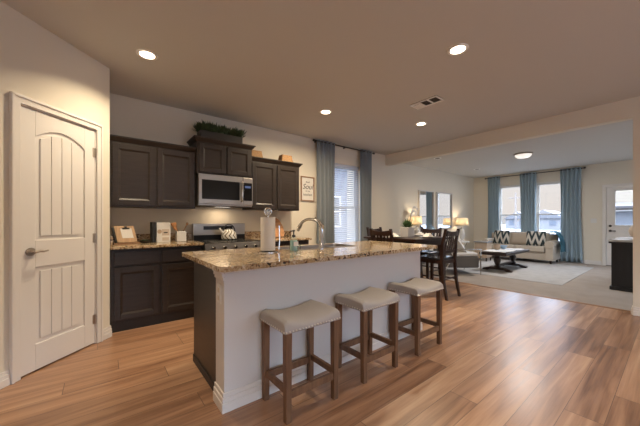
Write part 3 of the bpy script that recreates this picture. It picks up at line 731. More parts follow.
# kitchen blind
bl = thing('window_blind', 'white horizontal blind hanging in the kitchen window', 'blind', (KX0, YK, 0)); w_ = KX1-KX0
MB().box(.012, w_-.012, .006, .052, KZ1-.06, KZ1-.004).build('headrail', 'blind', bl, bevel=.004)
q = MB(); z = KZ0+.05; ta = math.radians(46)
while z < KZ1-.075:
    dy, dz = .022*math.cos(ta), .022*math.sin(ta)
    q.hexa([(.016, .029-dy, z-dz), (w_-.016, .029-dy, z-dz), (w_-.016, .029+dy, z+dz), (.016, .029+dy, z+dz)], [(.016, .029-dy, z-dz+.0025), (w_-.016, .029-dy, z-dz+.0025), (w_-.016, .029+dy, z+dz+.0025), (.016, .029+dy, z+dz+.0025)]); z += .043
q.build('slats', 'blind', bl)
MB().box(.014, w_-.014, .012, .046, KZ0+.008, KZ0+.026).build('bottom_rail', 'blind', bl, bevel=.003)
q = MB(); [q.cyl((x, .029, KZ0+.02), (x, .029, KZ1-.05), .0014, seg=5) for x in (.16, w_-.16)]; q.build('cord', 'blind', bl)

# curtains: local x along the rod, hanging from z=top
def curtain(name, loc, rz, wd, top, bot, folds, m, label, amp=.035, group=None, flare=0.0, seed=0):
    rnd = random.Random(seed); ph = [rnd.uniform(-.6, .6) for _ in range(folds+2)]
    r = thing(name, label, 'curtain', loc, rz, group)
    def f(u, v):
        z = top + (bot-top)*v
        k = u*folds; i = int(k); p = ph[i]*(1-(k-i)) + ph[i+1]*(k-i)
        a = amp*(.55+.45*min(1, v*4))
        x = (u-.5)*wd*(1-.10*math.sin(PI*min(1, v*1.1))+flare*v) + .012*math.sin(u*folds*2*PI+p*2)*v
        y = a*math.sin(u*folds*2*PI + p*v*1.6) + .012*math.sin(7*u+3*v)
        return (x, y, z)
    MB().grid(f, folds*10, 18).build('panel', m, r, smooth=True, solid=.004)
    q = MB()
    def g(u, v):
        x, y, _ = f(u, 0); return (x, y*1.02-.002, top-.07*v)
    return r
def rod(name, p0, p1, label, wall, parent_cat='curtain rod', brackets=()):
    p0, p1 = Vector(p0), Vector(p1); r = thing(name, label, parent_cat, p0); d = p1-p0
    MB().cyl((0, 0, 0), d, .012, seg=12).build('pole', 'rod_metal', r, smooth=True)
    u = d.normalized()
    for e_, s in ((Vector((0, 0, 0)), -1), (d, 1)):
        q = MB(); q.tube([e_, e_+u*s*.015, e_+u*s*.03, e_+u*s*.05, e_+u*s*.06], [.012, .017, .024, .022, .006], 12); q.build('finial', 'rod_metal', r, smooth=True)
    wv = Vector(wall)
    for t in brackets:
        c = d*t; q = MB(); q.tube([c+wv, c], .007, 8); q.cyl(c+wv, c+wv*.94, .02, seg=12); q.build('bracket', 'rod_metal', r)
    return r
ZR = 2.69
YR = YK-.085
rod('curtain_rod', (3.15, YR, ZR), (4.74, YR, ZR), 'dark curtain rod over the kitchen window', (0, .084, 0), brackets=(.03, .5, .97))
curtain('curtain', (3.41, YR, 0), 0, .46, ZR+.03, .03, 5, 'curtain_gray', 'grey-blue curtain on the left of the kitchen window', group='kitchen curtains', seed=2)
curtain('curtain', (4.53, YR, 0), 0, .36, ZR+.03, .03, 4, 'curtain_gray', 'grey-blue curtain on the right of the kitchen window', group='kitchen curtains', seed=3)
XR = XW-.09; ZR2 = 2.66
rod('curtain_rod', (XR, 4.08, ZR2), (XR, 1.62, ZR2), 'long dark curtain rod over the two living room windows', (.089, 0, 0), brackets=(.02, .5, .98))
curtain('curtain', (XR, 3.86, 0), -PI/2, .38, ZR2+.035, .03, 4, 'curtain_blue', 'blue curtain at the left end of the living room windows', group='living room curtains', seed=4)
curtain('curtain', (XR, 2.89, 0), -PI/2, .44, ZR2+.035, .03, 5, 'curtain_blue', 'blue curtain between the two living room windows', group='living room curtains', seed=5)
curtain('curtain', (XR, 1.885, 0), -PI/2, .46, ZR2+.035, .03, 5, 'curtain_blue', 'blue curtain on the right, nearest the entry door', group='living room curtains', seed=6, flare=.10)

# ================================================================== ISLAND
isl = thing('kitchen_island', 'white-fronted kitchen island with dark cabinet end', 'island', (.60, 1.73, 0)); IL = 2.14
MB().box(0, IL, 0, .16, 0, .882).build('knee_wall', 'island_white', isl, bevel=.002)
q = MB()
for (t, za, zb) in ((.018, 0, .06), (.014, .06, .09), (.009, .09, .118)):
    q.box(-t, IL+t, -t, 0, za, zb); q.box(-t, 0, 0, .165, za, zb); q.box(IL, IL+t, 0, .165, za, zb)
q.build('baseboard', 'trim', isl, bevel=.003)
q = MB()
for (t, za, zb) in ((.008, .81, .832), (.015, .832, .858), (.024, .858, .882)):
    q.box(-t, .005, -.0, .165, za, zb)
q.box(0, IL, -.008, 0, .855, .882); q.build('cap_moulding', 'trim', isl, bevel=.004)
MB().box(.02, .04, .16, .80, 0.0, .882).build('end_panel', 'espresso', isl, bevel=.002)
MB().box(.012, .02, .16, .80, 0, .06).build('shoe_moulding', 'espresso_dark', isl, bevel=.002)
q = MB(); q.box(.04, IL-.02, .16, .79, .10, .60); q.box(.04, .70, .16, .79, .6, .882); q.box(1.65, IL-.02, .16, .79, .6, .882); q.box(.70, 1.65, .77, .79, .6, .882); q.box(.04, IL-.02, .16, .72, 0, .10)
q.build('cabinet_body', 'espresso', isl)
for k in range(4): panel_door('door', isl, .06+k*.51, .54+k*.51, .79, .12, .86)
o = MB().box(-.006, 0, .05, .12, .655, .775).build('outlet', 'white', isl, bevel=.003)
MB().box(-.0075, -.006, .07, .10, .725, .755).box(-.0075, -.006, .07, .10, .675, .705).build('socket', 'cream_paper', o)
# worktop with rounded corners and a sink cut-out
ct_ = thing('island_countertop', 'large granite island countertop with a sink', 'countertop', (0, 0, .884), 0, 'granite countertops')
SX0, SX1, SY0, SY1 = 1.36, 2.16, 2.165, 2.475
def rounded(x0, x1, y0, y1, rads):
    out = []
    for (cx, cy, a0, r) in ((x0, y0, PI, rads[0]), (x1, y0, 1.5*PI, rads[1]), (x1, y1, 0, rads[2]), (x0, y1, PI/2, rads[3])):
        ox = cx + (r if cx == x0 else -r); oy = cy + (r if cy == y0 else -r)
        n = 8 if r > .01 else 1
        out += [(ox+r*math.cos(a0+PI/2*k/n), oy+r*math.sin(a0+PI/2*k/n)) for k in range(n+1)]
    return out
q = MB(); loops = [rounded(.540, 2.93, 1.615, 2.62, (.06, .06, .03, .03)), rounded(SX0, SX1, SY0, SY1, (.03,)*4)]
ed_ = []
for lp in loops:
    vs = [q.bm.verts.new((x, y, 0)) for x, y in lp]
    ed_ += [q.bm.edges.new((vs[i], vs[(i+1) % len(vs)])) for i in range(len(vs))]
g_ = bmesh.ops.triangle_fill(q.bm, edges=ed_, use_beauty=True)
ex = bmesh.ops.extrude_face_region(q.bm, geom=list(q.bm.faces))
for v in [x for x in ex['geom'] if isinstance(x, bmesh.types.BMVert)]: v.co.z += .032
q.build('slab', 'granite', ct_, bevel=.006)
ZI = .9165
sk = thing('sink', 'stainless sink set into the island countertop', 'sink', (0, 0, ZI))
q = MB(); lo = rounded(SX0+.002, SX1-.002, SY0+.002, SY1-.002, (.03,)*4); ou = rounded(SX0-.022, SX1+.022, SY0-.022, SY1+.022, (.04,)*4); bo = rounded(SX0+.03, SX1-.03, SY0+.03, SY1-.03, (.04,)*4)
R = [[q.bm.verts.new((x, y, z)) for x, y in lp] for lp, z in ((ou, .0), (ou, .005), (lo, .004), (bo, -.19))]
for A_, B_ in zip(R, R[1:]):
    for i in range(len(A_)): q.bm.faces.new([A_[i], A_[(i+1) % len(A_)], B_[(i+1) % len(A_)], B_[i]])
q.bm.faces.new(R[-1]); q.build('basin', 'steel', sk, smooth=True)
MB().lathe([(.04, 0), (.042, .003), (.02, .004)], c=(1.76, 2.37, -.189)).build('drain', 'chrome', sk, smooth=True)
fc = thing('faucet', 'tall chrome kitchen faucet arching over the sink', 'faucet', (1.665, 2.108, ZI))
MB().lathe([(.028, 0), (.028, .012), (.023, .02), (.023, .20), (.020, .215)], seg=24).build('body', 'chrome', fc, smooth=True)
arc = [(0, 0, .20)] + [(-.02*(1-math.cos(t)),   .152*(1-math.cos(t)), .20+.085*math.sin(t)) for t in [k*PI/14 for k in range(1, 13)]]
MB().tube(arc, [.014]*len(arc), 12).build('spout', 'chrome', fc, smooth=True)
e_ = Vector(arc[-1]); MB().tube([e_, e_+Vector((-.004, .022, -.03)), e_+Vector((-.008, .045, -.07))], [.016, .021, .017], 12).build('spray_head', 'chrome', fc, smooth=True)
MB().tube([(.0, -.02, .19), (.0, -.03, .22), (-.02, .02, .275), (-.03, .06, .30)], [.008, .009, .008, .006], 8).build('lever', 'chrome', fc, smooth=True)
# things on the island
pt = thing('paper_towel_holder', 'chrome paper towel holder with a white roll on the island', 'paper towel holder', (1.13, 2.17, ZI))
MB().lathe([(.085, 0), (.085, .008), (.03, .012), (.008, .014), (.008, .315)], seg=28).build('base', 'chrome', pt, smooth=True)
MB().tube([(.032*math.cos(t), 0, .348+.032*math.sin(t)) for t in [k*2*PI/20 for k in range(20)]], .006, 8, closed=True).tube([(.032*.5*math.cos(t), 0, .348+.016*math.sin(t)) for t in [k*2*PI/14 for k in range(14)]], .004, 6, closed=True).build('finial', 'chrome', pt, smooth=True)
MB().tube([(.08, -.045, .008), (.088, -.045, .10), (.084, -.045, .225)], .005, 8).build('tension_arm', 'chrome', pt, smooth=True)
MB().lathe([(.02, .016), (.062, .016), (.062, .300), (.02, .300)], seg=32, cap0=False, cap1=False).build('paper_roll', 'paper', pt, smooth=True)
so = thing('soap_bottle', 'clear pump bottle of teal hand soap on the island', 'soap bottle', (1.36, 2.12, ZI))
MB().lathe([(.030, .002), (.033, .01), (.033, .085), (.03, .095)], seg=24).build('soap', 'teal_soap', so, smooth=True)
MB().lathe([(.033, 0), (.036, .008), (.036, .10), (.026, .118), (.014, .125)], seg=24).build('bottle', 'jar_glass', so, smooth=True)
MB().box(-.024, .024, -.0375, -.034, .045, .085).build('bottle_label', 'white', so)
MB().lathe([(.016, .122), (.016, .142), (.006, .145), (.006, .172), (.013, .174), (.013, .186)], seg=16).tube([(0, 0, .18), (-.04, -.015, .178)], .006, 8).build('pump', 'black', so, smooth=True)
jr = thing('glass_tumbler', 'small clear glass tumbler beside the sink left of the faucet', 'glass', (1.42, 2.145, ZI))
MB().lathe([(.026, 0), (.031, .055), (.028, .055), (.024, .006), (.002, .005)], seg=20).build('bowl', 'jar_glass', jr, smooth=True)

# ================================================================== BAR STOOLS
def make_stool(label):
    r = thing('bar_stool', label, 'stool', (0, 0, 0), 0, 'saddle stools along the island')
    LX, LY, t = .183, .137, .042
    for sx in (-1, 1):
        for sy in (-1, 1): MB().taper(sx*LX, sy*LY, 0, .54, t-.006, t-.006, t, t).build('leg', 'stool_wood', r, bevel=.003)
    for sy in (-1, 1): MB().box(-LX+.02, LX-.02, sy*LY-.011, sy*LY+.011, .135, .18).build('stretcher', 'stool_wood', r, bevel=.002)
    for sx in (-1, 1): MB().box(sx*LX-.011, sx*LX+.011, -LY+.02, LY-.02, .16, .20).build('stretcher', 'stool_wood', r, bevel=.002)
    a, b = .215, .163
    zt = lambda x: .570 + .042*(x/a)**2
    q = MB(); n = 14; sec = []
    for i in range(n+1):
        x = -a + 2*a*i/n; k = min(1, (a-abs(x))/.03); e = (1-math.sqrt(max(0, 1-(1-k)**2)))*.025
        z1 = zt(x)-e
        prof = [(-b, .525), (-b, z1-.03), (-b+.008, z1-.012), (-b+.028, z1), (0, z1+.006), (b-.028, z1), (b-.008, z1-.012), (b, z1-.03), (b, .525)]
        sec.append([q.bm.verts.new((x, y, z)) for y, z in prof])
    for A_, B_ in zip(sec, sec[1:]):
        for k in range(len(A_)): q.bm.faces.new([A_[k], A_[(k+1) % 9], B_[(k+1) % 9], B_[k]])
    q.bm.faces.new(sec[0]); q.bm.faces.new(sec[-1][::-1])
    q.build('seat', 'stool_fabric', r, smooth=True, bevel=.006)
    q = MB()
    def nail(x, y, nx, ny):
        bmesh.ops.create_cone(q.bm, cap_ends=True, segments=6, radius1=.007, radius2=.004, depth=.006, matrix=Matrix.Translation((x+nx*.002, y+ny*.002, .537)) @ Vector((nx, ny, 0)).to_track_quat('Z', 'Y').to_matrix().to_4x4())
    for i in range(19):
        x = -a+.01+(2*a-.02)*i/18; nail(x, -b, 0, -1); nail(x, b, 0, 1)
    for i in range(13):
        y = -b+.01+(2*b-.02)*i/12; nail(-a, y, -1, 0); nail(a, y, 1, 0)
    q.build('nailhead_trim', 'brass', r, smooth=True)
    return r
st = make_stool('grey saddle stool at the island, nearest the camera'); st.location = (1.045, 1.55, 0)
dup(st, (1.70, 1.555, 0), 0, 'grey saddle stool at the island, middle of three')
dup(st, (2.385, 1.555, 0), 0, 'grey saddle stool at the island, nearest the dining table')

# ================================================================== DINING
def make_chair(label):
    r = thing('dining_chair', label, 'chair', (0, 0, 0), 0, 'counter-height dining chairs')
    for sx in (-1, 1):
        x = sx*.195
        MB().taper(x, .19, 0, .58, .036, .036, .045, .045).build('front_leg', 'dark_cherry', r, bevel=.003)
        q = MB(); sec = [(0, -.275, .034), (.25, -.225, .038), (.60, -.20, .044), (.85, -.215, .04), (1.065, -.262, .034)]
        for (z0, y0, t0), (z1, y1, t1) in zip(sec, sec[1:]):
            q.hexa([(x-t0/2, y0-t0/2, z0), (x+t0/2, y0-t0/2, z0), (x+t0/2, y0+t0/2, z0), (x-t0/2, y0+t0/2, z0)], [(x-t1/2, y1-t1/2, z1), (x+t1/2, y1-t1/2, z1), (x+t1/2, y1+t1/2, z1), (x-t1/2, y1+t1/2, z1)])
        q.build('rear_leg', 'dark_cherry', r)
    q = MB(); q.box(-.175, .175, .18, .20, .53, .585); q.box(-.175, .175, -.21, -.19, .53, .585); q.box(-.205, -.185, -.19, .19, .53, .585); q.box(.185, .205, -.19, .19, .53, .585); q.build('apron', 'dark_cherry', r)
    MB().box(-.215, .215, -.195, .225, .585, .622).build('seat', 'seat_dark', r, bevel=.012, seg=3)
    q = MB(); n = 10
    for i in range(n):
        x0, x1 = -.175+.35*i/n, -.175+.35*(i+1)/n
        f = lambda x: (-.255 - .018*(1-(x/.19)**2), 1.045 - .022*(1-(x/.19)**2))
        (y0, t0), (y1, t1) = f(x0), f(x1)
        q.hexa([(x0, y0-.008, .955), (x1, y1-.008, .955), (x1, y1+.012, .955), (x0, y0+.012, .955)], [(x0, y0-.014, t0), (x1, y1-.014, t1), (x1, y1+.006, t1), (x0, y0+.006, t0)])
    q.build('top_rail', 'dark_cherry', r)
    MB().box(-.175, .175, -.222, -.204, .69, .735).build('lower_rail', 'dark_cherry', r, bevel=.002)
    for k in range(5):
        x = -.13+k*.065; wd = .026 if k != 2 else .05
        MB().hexa([(x-wd/2, -.219, .73), (x+wd/2, -.219, .73), (x+wd/2, -.209, .73), (x-wd/2, -.209, .73)], [(x-wd/2, -.262, .965), (x+wd/2, -.262, .965), (x+wd/2, -.252, .965), (x-wd/2, -.252, .965)]).build('slat', 'dark_cherry', r)
    for (a, b, z) in (((-.195, -.225, .27), (-.195, .19, .27), 0), ((.195, -.225, .27), (.195, .19, .27), 0), ((-.18, .19, .20), (.18, .19, .20), 0), ((-.18, -.222, .30), (.18, -.222, .30), 0)):
        MB().tube([a, b], .012, 6).build('stretcher', 'dark_cherry', r)
    return r
dc = make_chair('dark dining chair on the near side of the table, in full view'); dc.location = (4.26, 2.40, 0)
dup(dc, (4.32, 3.50, 0), PI, 'dark dining chair on the window side of the table')
dup(dc, (3.745, 2.90, 0), -PI/2, 'dark dining chair at the table end nearest the island')
dup(dc, (4.80, 2.96, 0), PI/2, 'dark dining chair at the table end nearest the living room')
tb = thing('dining_table', 'square dark counter-height dining table', 'table', (4.24, 2.95, 0))
MB().box(-.53, .53, -.53, .53, .875, .91).build('tabletop', 'dark_cherry', tb, bevel=.006)
q = MB(); q.box(-.47, .47, -.47, -.445, .79, .875); q.box(-.47, .47, .445, .47, .79, .875); q.box(-.47, -.445, -.445, .445, .79, .875); q.box(.445, .47, -.445, .445, .79, .875); q.build('apron', 'dark_cherry', tb)
for sx in (-1, 1):
    for sy in (-1, 1): MB().taper(sx*.435, sy*.435, 0, .79, .06, .06, .085, .085).build('leg', 'dark_cherry', tb, bevel=.003)
ZT = .9105
pl = thing('succulent_planter', 'whitewashed planter box of succulents centred on the dining table', 'planter', (4.24, 2.93, ZT), math.radians(12))
MB().box(-.14, .14, -.075, .075, 0, .165).build('box', 'planter_white', pl, bevel=.005)
q = MB()
for (x, y, r_) in ((-.07, .0, .075), (.0, .01, .09), (.075, 0, .07), (-.02, -.04, .06)):
    for i in range(26):
        a = i*2.4; k = i/26; tilt = .15+1.25*k; L = r_*1.6*(1.0-.25*k)
        p = Vector((x, y, .16)); dr = Vector((math.cos(a)*math.sin(tilt), math.sin(a)*math.sin(tilt), math.cos(tilt)))*L*1.25; sd = Vector((-math.sin(a), math.cos(a), 0))*.012
        vs = [q.bm.verts.new(v) for v in (p, p+dr*.55+sd, p+dr, p+dr*.55-sd)]; q.bm.faces.new(vs)
q.build('foliage', 'succulent', pl)
seats = [(4.26, 2.55, 0, 'white plate with a folded napkin at the near side of the table'), (4.22, 3.33, PI, 'white plate with a folded napkin at the window side of the table'), (3.86, 2.93, -PI/2, 'white plate with a folded napkin at the island end of the table'), (4.62, 2.93, PI/2, 'white plate with a folded napkin at the living room end of the table')]
pr = None
for (x, y, a, lb) in seats:
    if pr is None:
        pr = thing('dinner_plate', lb, 'plate', (x, y, ZT), a, 'place settings on the dining table')
        MB().lathe([(.075, 0), (.085, .004), (.135, .016), (.137, .019), (.08, .009), (.002, .008)], seg=32).build('rim', 'ceramic', pr, smooth=True)
    else: dup(pr, (x, y, ZT), a, lb)
    nl = lb.replace('white plate with a folded napkin', 'peaked cloth napkin on the plate')
    q = MB(); q.hexa([(-.085, -.055, 0), (.085, -.055, 0), (.085, .055, 0), (-.085, .055, 0)], [(-.006, -.05, .058), (.006, -.05, .058), (.006, .04, .052), (-.006, .04, .052)])
    o = tag(q.build('napkin', 'cloth_white', None, bevel=.006, loc=(x, y, ZT+.0185)), nl, 'napkin', 'napkins on the dining table'); o.rotation_euler = (0, 0, a)

# ================================================================== LIVING ROOM
# mirrors
for (x0, x1, lb) in ((7.09, 7.87, 'tall framed wall mirror, left one of the pair'), (8.03, 8.98, 'tall framed wall mirror, right one of the pair')):
    r = thing('wall_mirror', lb, 'mirror', (x0, YL-.002, .95), 0, 'tall mirrors on the living room wall'); w_ = x1-x0; h = 1.13; f = .03
    q = MB(); q.box(0, f, -.045, 0, 0, h); q.box(w_-f, w_, -.045, 0, 0, h); q.box(f, w_-f, -.045, 0, 0, f); q.box(f, w_-f, -.045, 0, h-f, h)
    q.build('frame', 'frame_gray', r, bevel=.004)
    MB().box(f, w_-f, -.018, -.002, f, h-f).build('mirror_glass', 'mirror', r)
# console table with lamp, orchid and ginger jar
cs = thing('console_table', 'dark console table against the living room wall behind the dining set', 'table', (6.05, YL-.03, 0))
MB().box(0, 1.5, -.36, 0, .72, .76).build('tabletop', 'dark_cherry', cs, bevel=.004)
MB().box(.04, 1.46, -.33, -.02, .62, .72).build('apron', 'dark_cherry', cs, bevel=.003)
for x in (.06, 1.44):
    for y in (-.31, -.05): MB().box(x-.025, x+.025, y-.025, y+.025, 0, .62).build('leg', 'dark_cherry', cs, bevel=.003)
MB().box(.06, 1.44, -.32, -.04, .16, .185).build('shelf', 'dark_cherry', cs, bevel=.003)
def lamp(loc, label, hb, rs, hs):
    r = thing('table_lamp', label, 'lamp', loc, 0, 'lit table lamps in the living room')
    q = MB(); q.lathe([(.07, 0), (.075, .012), (.035, .03)], seg=24)
    k = hb-.05; q.lathe([(.022, .028), (.06, k*.25), (.085, k*.45), (.06, k*.75), (.02, k)], seg=24); q.build('base', 'ceramic', r, smooth=True)
    MB().cyl((0, 0, hb-.06), (0, 0, hb+hs*.75), .006, seg=8).build('stem', 'nickel', r)
    MB().lathe([(rs, hb), (rs*.82, hb+hs)], seg=32, cap0=False, cap1=False).build('lamp_shade', 'lamp_shade', r, smooth=True, solid=.002)
    MB().ball((0, 0, hb+hs*.42), .03).build('bulb', 'lamp_bulb', r, smooth=True)
    d = bpy.data.lights.new('lamp_bulb_light', 'POINT'); d.energy = LAMP_W; d.color = (1, .80, .55); d.shadow_soft_size = .03
    l = bpy.data.objects.new('lamp_bulb_light', d); COL.objects.link(l); l.parent = r; l.location = (0, 0, hb+hs*.42+.05)
mat('lamp_bulb', (1, .9, .7), .5, emit=(1, .82, .58), es=10)
lamp((6.80, YL-.165, .7605), 'lit white table lamp on the console by the left mirror', .32, .13, .24)
et = thing('end_table', 'white end table under the lamp right of the mirrors', 'table', (9.22, YL-.235, 0))
MB().lathe([(.21, .50), (.215, .51), (.215, .535), (.21, .54)], seg=32).build('tabletop', 'white', et, smooth=True)
for k in range(3):
    a = k*2*PI/3+.4; MB().tube([(.18*math.cos(a), .18*math.sin(a), 0.007), (.05*math.cos(a), .05*math.sin(a), .26), (.17*math.cos(a), .17*math.sin(a), .50)], .011, 8).build('leg', 'silver', et, smooth=True)
lamp((9.22, YL-.235, .5405), 'lit white table lamp on the end table right of the mirrors', .50, .20, .25)
orc = thing('orchid', 'white potted orchid with arching stems on the console', 'orchid', (6.45, YL-.17, .7605))
MB().lathe([(.05, 0), (.065, .10), (.06, .10), (.05, .02)], seg=20).build('pot', 'ceramic', orc, smooth=True)
q = MB()
stems = []
for (a, ht, rch) in ((.1, .62, .30), (-.25, .72, .24)):
    pts = [(rch*(t**2.2)*math.cos(a), rch*(t**2.2)*math.sin(a), .08+ht*math.sin(t*PI*.62)) for t in [k/10 for k in range(11)]]
    q.tube(pts, .005, 6); stems += pts[5:]
q.build('stem', 'succulent', orc, smooth=True)
q = MB()
for p in stems:
    for k in range(5):
        a = k*2*PI/5; c = Vector(p) + Vector((.022*math.cos(a), -.012, .022*math.sin(a))); q.ball(c, .018, 1, .25, 1, 8, 5)
q.build('blossom', 'cloth_white', orc, smooth=True)
q = MB()
for k in range(6):
    a = k*PI/3; vs = [q.bm.verts.new(v) for v in ((0, 0, .09), (.09*math.cos(a)-.02*math.sin(a), .09*math.sin(a)+.02*math.cos(a), .15), (.16*math.cos(a), .16*math.sin(a), .12), (.09*math.cos(a)+.02*math.sin(a), .09*math.sin(a)-.02*math.cos(a), .15))]; q.bm.faces.new(vs)
q.build('leaf', 'leaf', orc)
gj = thing('ginger_jar', 'pale blue lidded jar on the console under the mirrors', 'jar', (7.42, YL-.20, .7605))
MB().lathe([(.06, 0), (.11, .08), (.125, .17), (.09, .25), (.055, .27)], seg=24).build('body', 'ceramic_blue', gj, smooth=True)
MB().lathe([(.06, .268), (.06, .285), (.03, .305), (.01, .325)], seg=24).build('lid', 'ceramic_blue', gj, smooth=True)
# rug
struct_rug = tag(MB().box(6.64, 9.85, 1.31, 3.95, .0065, .012).build('area_rug', 'rug', None, bevel=.006), 'large pale grey area rug under the coffee table', 'rug')
ZG = .0125
# accent chair, faces -y
ac = thing('accent_chair', 'grey armchair with thin silver frame left of the coffee table', 'chair', (6.417, 3.17, ZG), math.radians(52))
for sx in (-1, 1):
    x = sx*.35
    MB().tube([(x, -.40, 0), (x, -.40, .555), (x, .30, .56)], .014, 8).tube([(x, .42, 0), (x, .12, .56)], .014, 8).build('arm_frame', 'silver', ac, smooth=True)
MB().box(-.335, .335, -.38, .30, .15, .40).build('seat', 'chair_gray', ac, bevel=.03, seg=3)
MB().box(-.325, .325, -.36, .24, .40, .48).build('seat_cushion', 'cloth_white', ac, bevel=.03, seg=3)
MB().hexa([(-.335, .18, .39), (.335, .18, .39), (.335, .34, .36), (-.335, .34, .36)], [(-.335, .30, .65), (.335, .30, .65), (.335, .40, .63), (-.335, .40, .63)]).build('backrest', 'chair_gray', ac, bevel=.03, seg=3)
def pillow(name, loc, rot, w_, h, t, m, label, group=None):
    def f(sgn):
        def g(u, v):
            a = 1-(2*u-1)**2; b = 1-(2*v-1)**2; k = (a*b)**.45
            pin = .05*(abs(2*u-1)**2)*(1-b)
            return ((u-.5)*w_*(1-.06*(1-abs(2*v-1)**2)*0), sgn*t/2*k, (v-.5)*h)
        return g
    q = MB(); q.grid(f(1), 12, 12); q.grid(f(-1), 12, 12); bmesh.ops.remove_doubles(q.bm, verts=q.bm.verts, dist=.0005)
    o = q.build(name, m, None, smooth=True, loc=loc); o.rotation_euler = rot
    return tag(o, label, 'pillow', group)
pillow('throw_pillow', (6.445, 3.148, ZG+.625), (-.62, 0, math.radians(52)), .56, .38, .14, 'cloth_white', 'white throw pillow on the grey armchair')
# drum side table in the corner
sd_ = thing('side_table', 'small tan side table with blue-grey top by the left curtain', 'table', (9.02, 3.60, ZG))
MB().box(-.19, .19, -.19, .19, .545, .575).build('tabletop', 'stone_top', sd_, bevel=.004)
MB().box(-.17, .17, -.17, .17, .10, .545).build('body', 'pot_tan', sd_, bevel=.004)
for sx in (-1, 1):
    for sy in (-1, 1): MB().box(sx*.15-.015, sx*.15+.015, sy*.15-.015, sy*.15+.015, 0, .10).build('leg', 'dark_cherry', sd_)
# sofa, faces -x
sf = thing('sofa', 'cream loveseat with rolled arms under the living room windows', 'sofa', (9.62, 2.07, ZG)); SL, SD = 1.82, .80
MB().box(.05, SD, .02, SL-.02, .09, .30).build('base', 'sofa', sf, bevel=.02)
for k in range(2):
    y0 = .20+k*(SL-.40)/2
    MB().box(.0, .60, y0+.005, y0+(SL-.40)/2-.005, .30, .46).build('seat_cushion', 'sofa', sf, bevel=.04, seg=4)
    MB().hexa([(.46, y0+.01, .44), (.66, y0+.01, .44), (.66, y0+(SL-.40)/2-.01, .44), (.46, y0+(SL-.40)/2-.01, .44)], [(.56, y0+.01, .84), (.72, y0+.01, .84), (.72, y0+(SL-.40)/2-.01, .84), (.56, y0+(SL-.40)/2-.01, .84)]).build('back_cushion', 'sofa', sf, bevel=.05, seg=4)
MB().box(.66, SD, .05, SL-.05, .28, .80).build('back', 'sofa', sf, bevel=.03, seg=3)
for y in (0.1, SL-.1):
    q = MB(); q.box(.02, SD-.02, y-.085, y+.085, .09, .50); q.cyl((.01, y, .52), (SD-.02, y, .52), .105, seg=20); q.build('arm', 'sofa', sf, bevel=.01, smooth=True)
for x in (.09, SD-.06):
    for y in (.08, SL-.08): MB().taper(x, y, 0, .095, .04, .04, .055, .055).build('foot', 'dark_cherry', sf)
sp_ = 2.02
pillow('throw_pillow', (9.90, 2.53, ZG+.675), (-.22, 0, -PI/2+.1), .45, .42, .15, 'pillow_stripe', 'black and cream zigzag pillow on the right of the sofa', 'pillows on the sofa')
pillow('throw_pillow', (9.965, 3.44, ZG+.675), (-.22, 0, -PI/2-.1), .45, .42, .15, 'pillow_stripe', 'black and cream zigzag pillow on the left of the sofa', 'pillows on the sofa')
pillow('throw_pillow', (9.965, 2.945, ZG+.665), (-.22, 0, -PI/2), .48, .38, .15, 'pillow_tan', 'plain cream pillow in the middle of the sofa', 'pillows on the sofa')
# teal throw over the right back corner and arm
def thr(u, v):
    # u along x (front to back over the arm), v across and down
    path = [(2.25, .86), (2.17, .88), (2.08, .84), (2.01, .73), (1.975, .58), (1.965, .44), (1.96, .32)]
    k = v*(len(path)-1); i = min(int(k), len(path)-2); t = k-i
    y = path[i][0]*(1-t)+path[i+1][0]*t; z = path[i][1]*(1-t)+path[i+1][1]*t
    x = 9.98 + .42*u - .06*v
    return (x + .012*math.sin(9*v), y + .012*math.sin(14*u+2*v), z + ZG + .012*math.sin(11*u))
tag(MB().grid(thr, 16, 18).build('throw_blanket', 'throw_teal', None, smooth=True, solid=.012), 'teal throw blanket draped over the right arm of the sofa', 'blanket')
# coffee table, long axis along x
cf = thing('coffee_table', 'dark trestle coffee table on the pale rug', 'table', (7.90, 2.64, ZG))
MB().box(-.80, .80, -.285, .285, .385, .445).build('tabletop', 'dark_cherry', cf, bevel=.01)
for sx in (-1, 1):
    x = sx*.50
    r_ = MB().lathe([(.055, .07), (.075, .10), (.045, .14), (.07, .22), (.075, .27), (.045, .33), (.07, .36), (.07, .395)], c=(x, 0, 0), seg=20).build('pedestal', 'dark_cherry', cf, smooth=True)
    MB().prism([(-.31, 0), (-.20, 0), (-.15, .03), (.15, .03), (.20, 0), (.31, 0), (.31, .035), (.14, .085), (-.14, .085), (-.31, .035)], x-.045, x+.045, axis='x').build('foot', 'dark_cherry', cf, bevel=.004)
MB().box(-.5, .5, -.02, .02, .10, .15).build('stretcher', 'dark_cherry', cf, bevel=.004)
def runner(u, v):
    x = -.77+1.30*u; y = -.25+.50*v
    z = .4625 + .006*math.sin(13*u+4*v) + .006*math.sin(9*v)
    return (x + .02*math.sin(5*v), y, z)
tag(MB().grid(runner, 24, 12).build('table_throw', 'table_throw', None, smooth=True, solid=.008, loc=(7.90, 2.64, ZG)), 'white and grey throw spread over the coffee table', 'blanket')
po = thing('tan_pot', 'small tan pot on the coffee table throw', 'pot', (7.72, 2.76, ZG+.474))
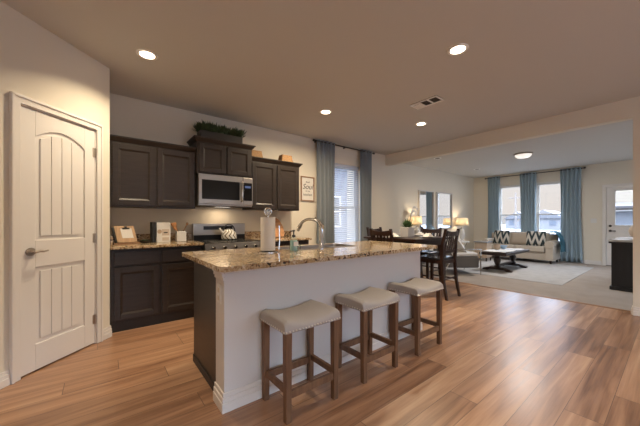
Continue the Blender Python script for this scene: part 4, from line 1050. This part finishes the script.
MB().lathe([(.05, 0), (.075, .06), (.07, .13), (.06, .13), (.06, .03)], seg=20).build('bowl', 'pot_tan', po, smooth=True)
bb = thing('blue_bowl', 'blue-grey bowl beside the tan pot on the coffee table', 'bowl', (8.05, 2.74, ZG+.474))
MB().lathe([(.035, 0), (.08, .05), (.095, .085), (.088, .085), (.07, .045), (.02, .012)], seg=24).build('dish', 'ceramic_blue', bb, smooth=True)
# sideboard, its end towards the kitchen
sb = thing('sideboard', 'black sideboard with glossy top beside the right wall end', 'sideboard', (6.92, .27, .0065)); 
MB().box(.02, 1.38, .02, .44, .06, .825).build('body', 'ebony', sb, bevel=.004)
MB().box(-.012, 1.41, -.012, .472, .825, .86).build('top', 'window_glare_top', sb, bevel=.006)
MB().box(-.012, 1.41, -.012, .472, .795, .824).build('top_moulding', 'ebony', sb, bevel=.006)
MB().box(-.005, 1.40, 0, .46, 0, .06).build('plinth', 'ebony', sb, bevel=.006)
for k in range(3): panel_door('door', sb, .05+k*.44, .47+k*.44, .0, .09, .78, 'ebony')
for k in range(3): MB().cyl((.42+k*.44, 0, .45), (.42+k*.44, -.025, .45), .012, seg=12).build('knob', 'nickel', sb)
vs_ = thing('vase', 'round tan vase on the sideboard, cut off by the right wall end', 'vase', (7.85, .46, .867))
MB().lathe([(.05, 0), (.10, .06), (.12, .13), (.10, .20), (.05, .245), (.04, .27), (.052, .285)], seg=28).build('body', 'pot_tan', vs_, smooth=True)
# switch plate
sw_ = thing('light_switch', 'white double switch plate left of the entry door', 'light switch', (XW-.001, 1.42, 1.20), -PI/2)
MB().box(-.06, .06, -.006, 0, -.06, .06).build('plate', 'white', sw_, bevel=.003)
for x in (-.03, .03): MB().box(x-.015, x+.015, -.01, -.005, -.032, .032).build('rocker', 'white', sw_, bevel=.002)
# render quality (light paths only)
SC.cycles.max_bounces = 10; SC.cycles.diffuse_bounces = 6; SC.cycles.sample_clamp_indirect = 6; SC.cycles.use_denoising = True
SC.cycles.caustics_reflective = False; SC.cycles.caustics_refractive = False
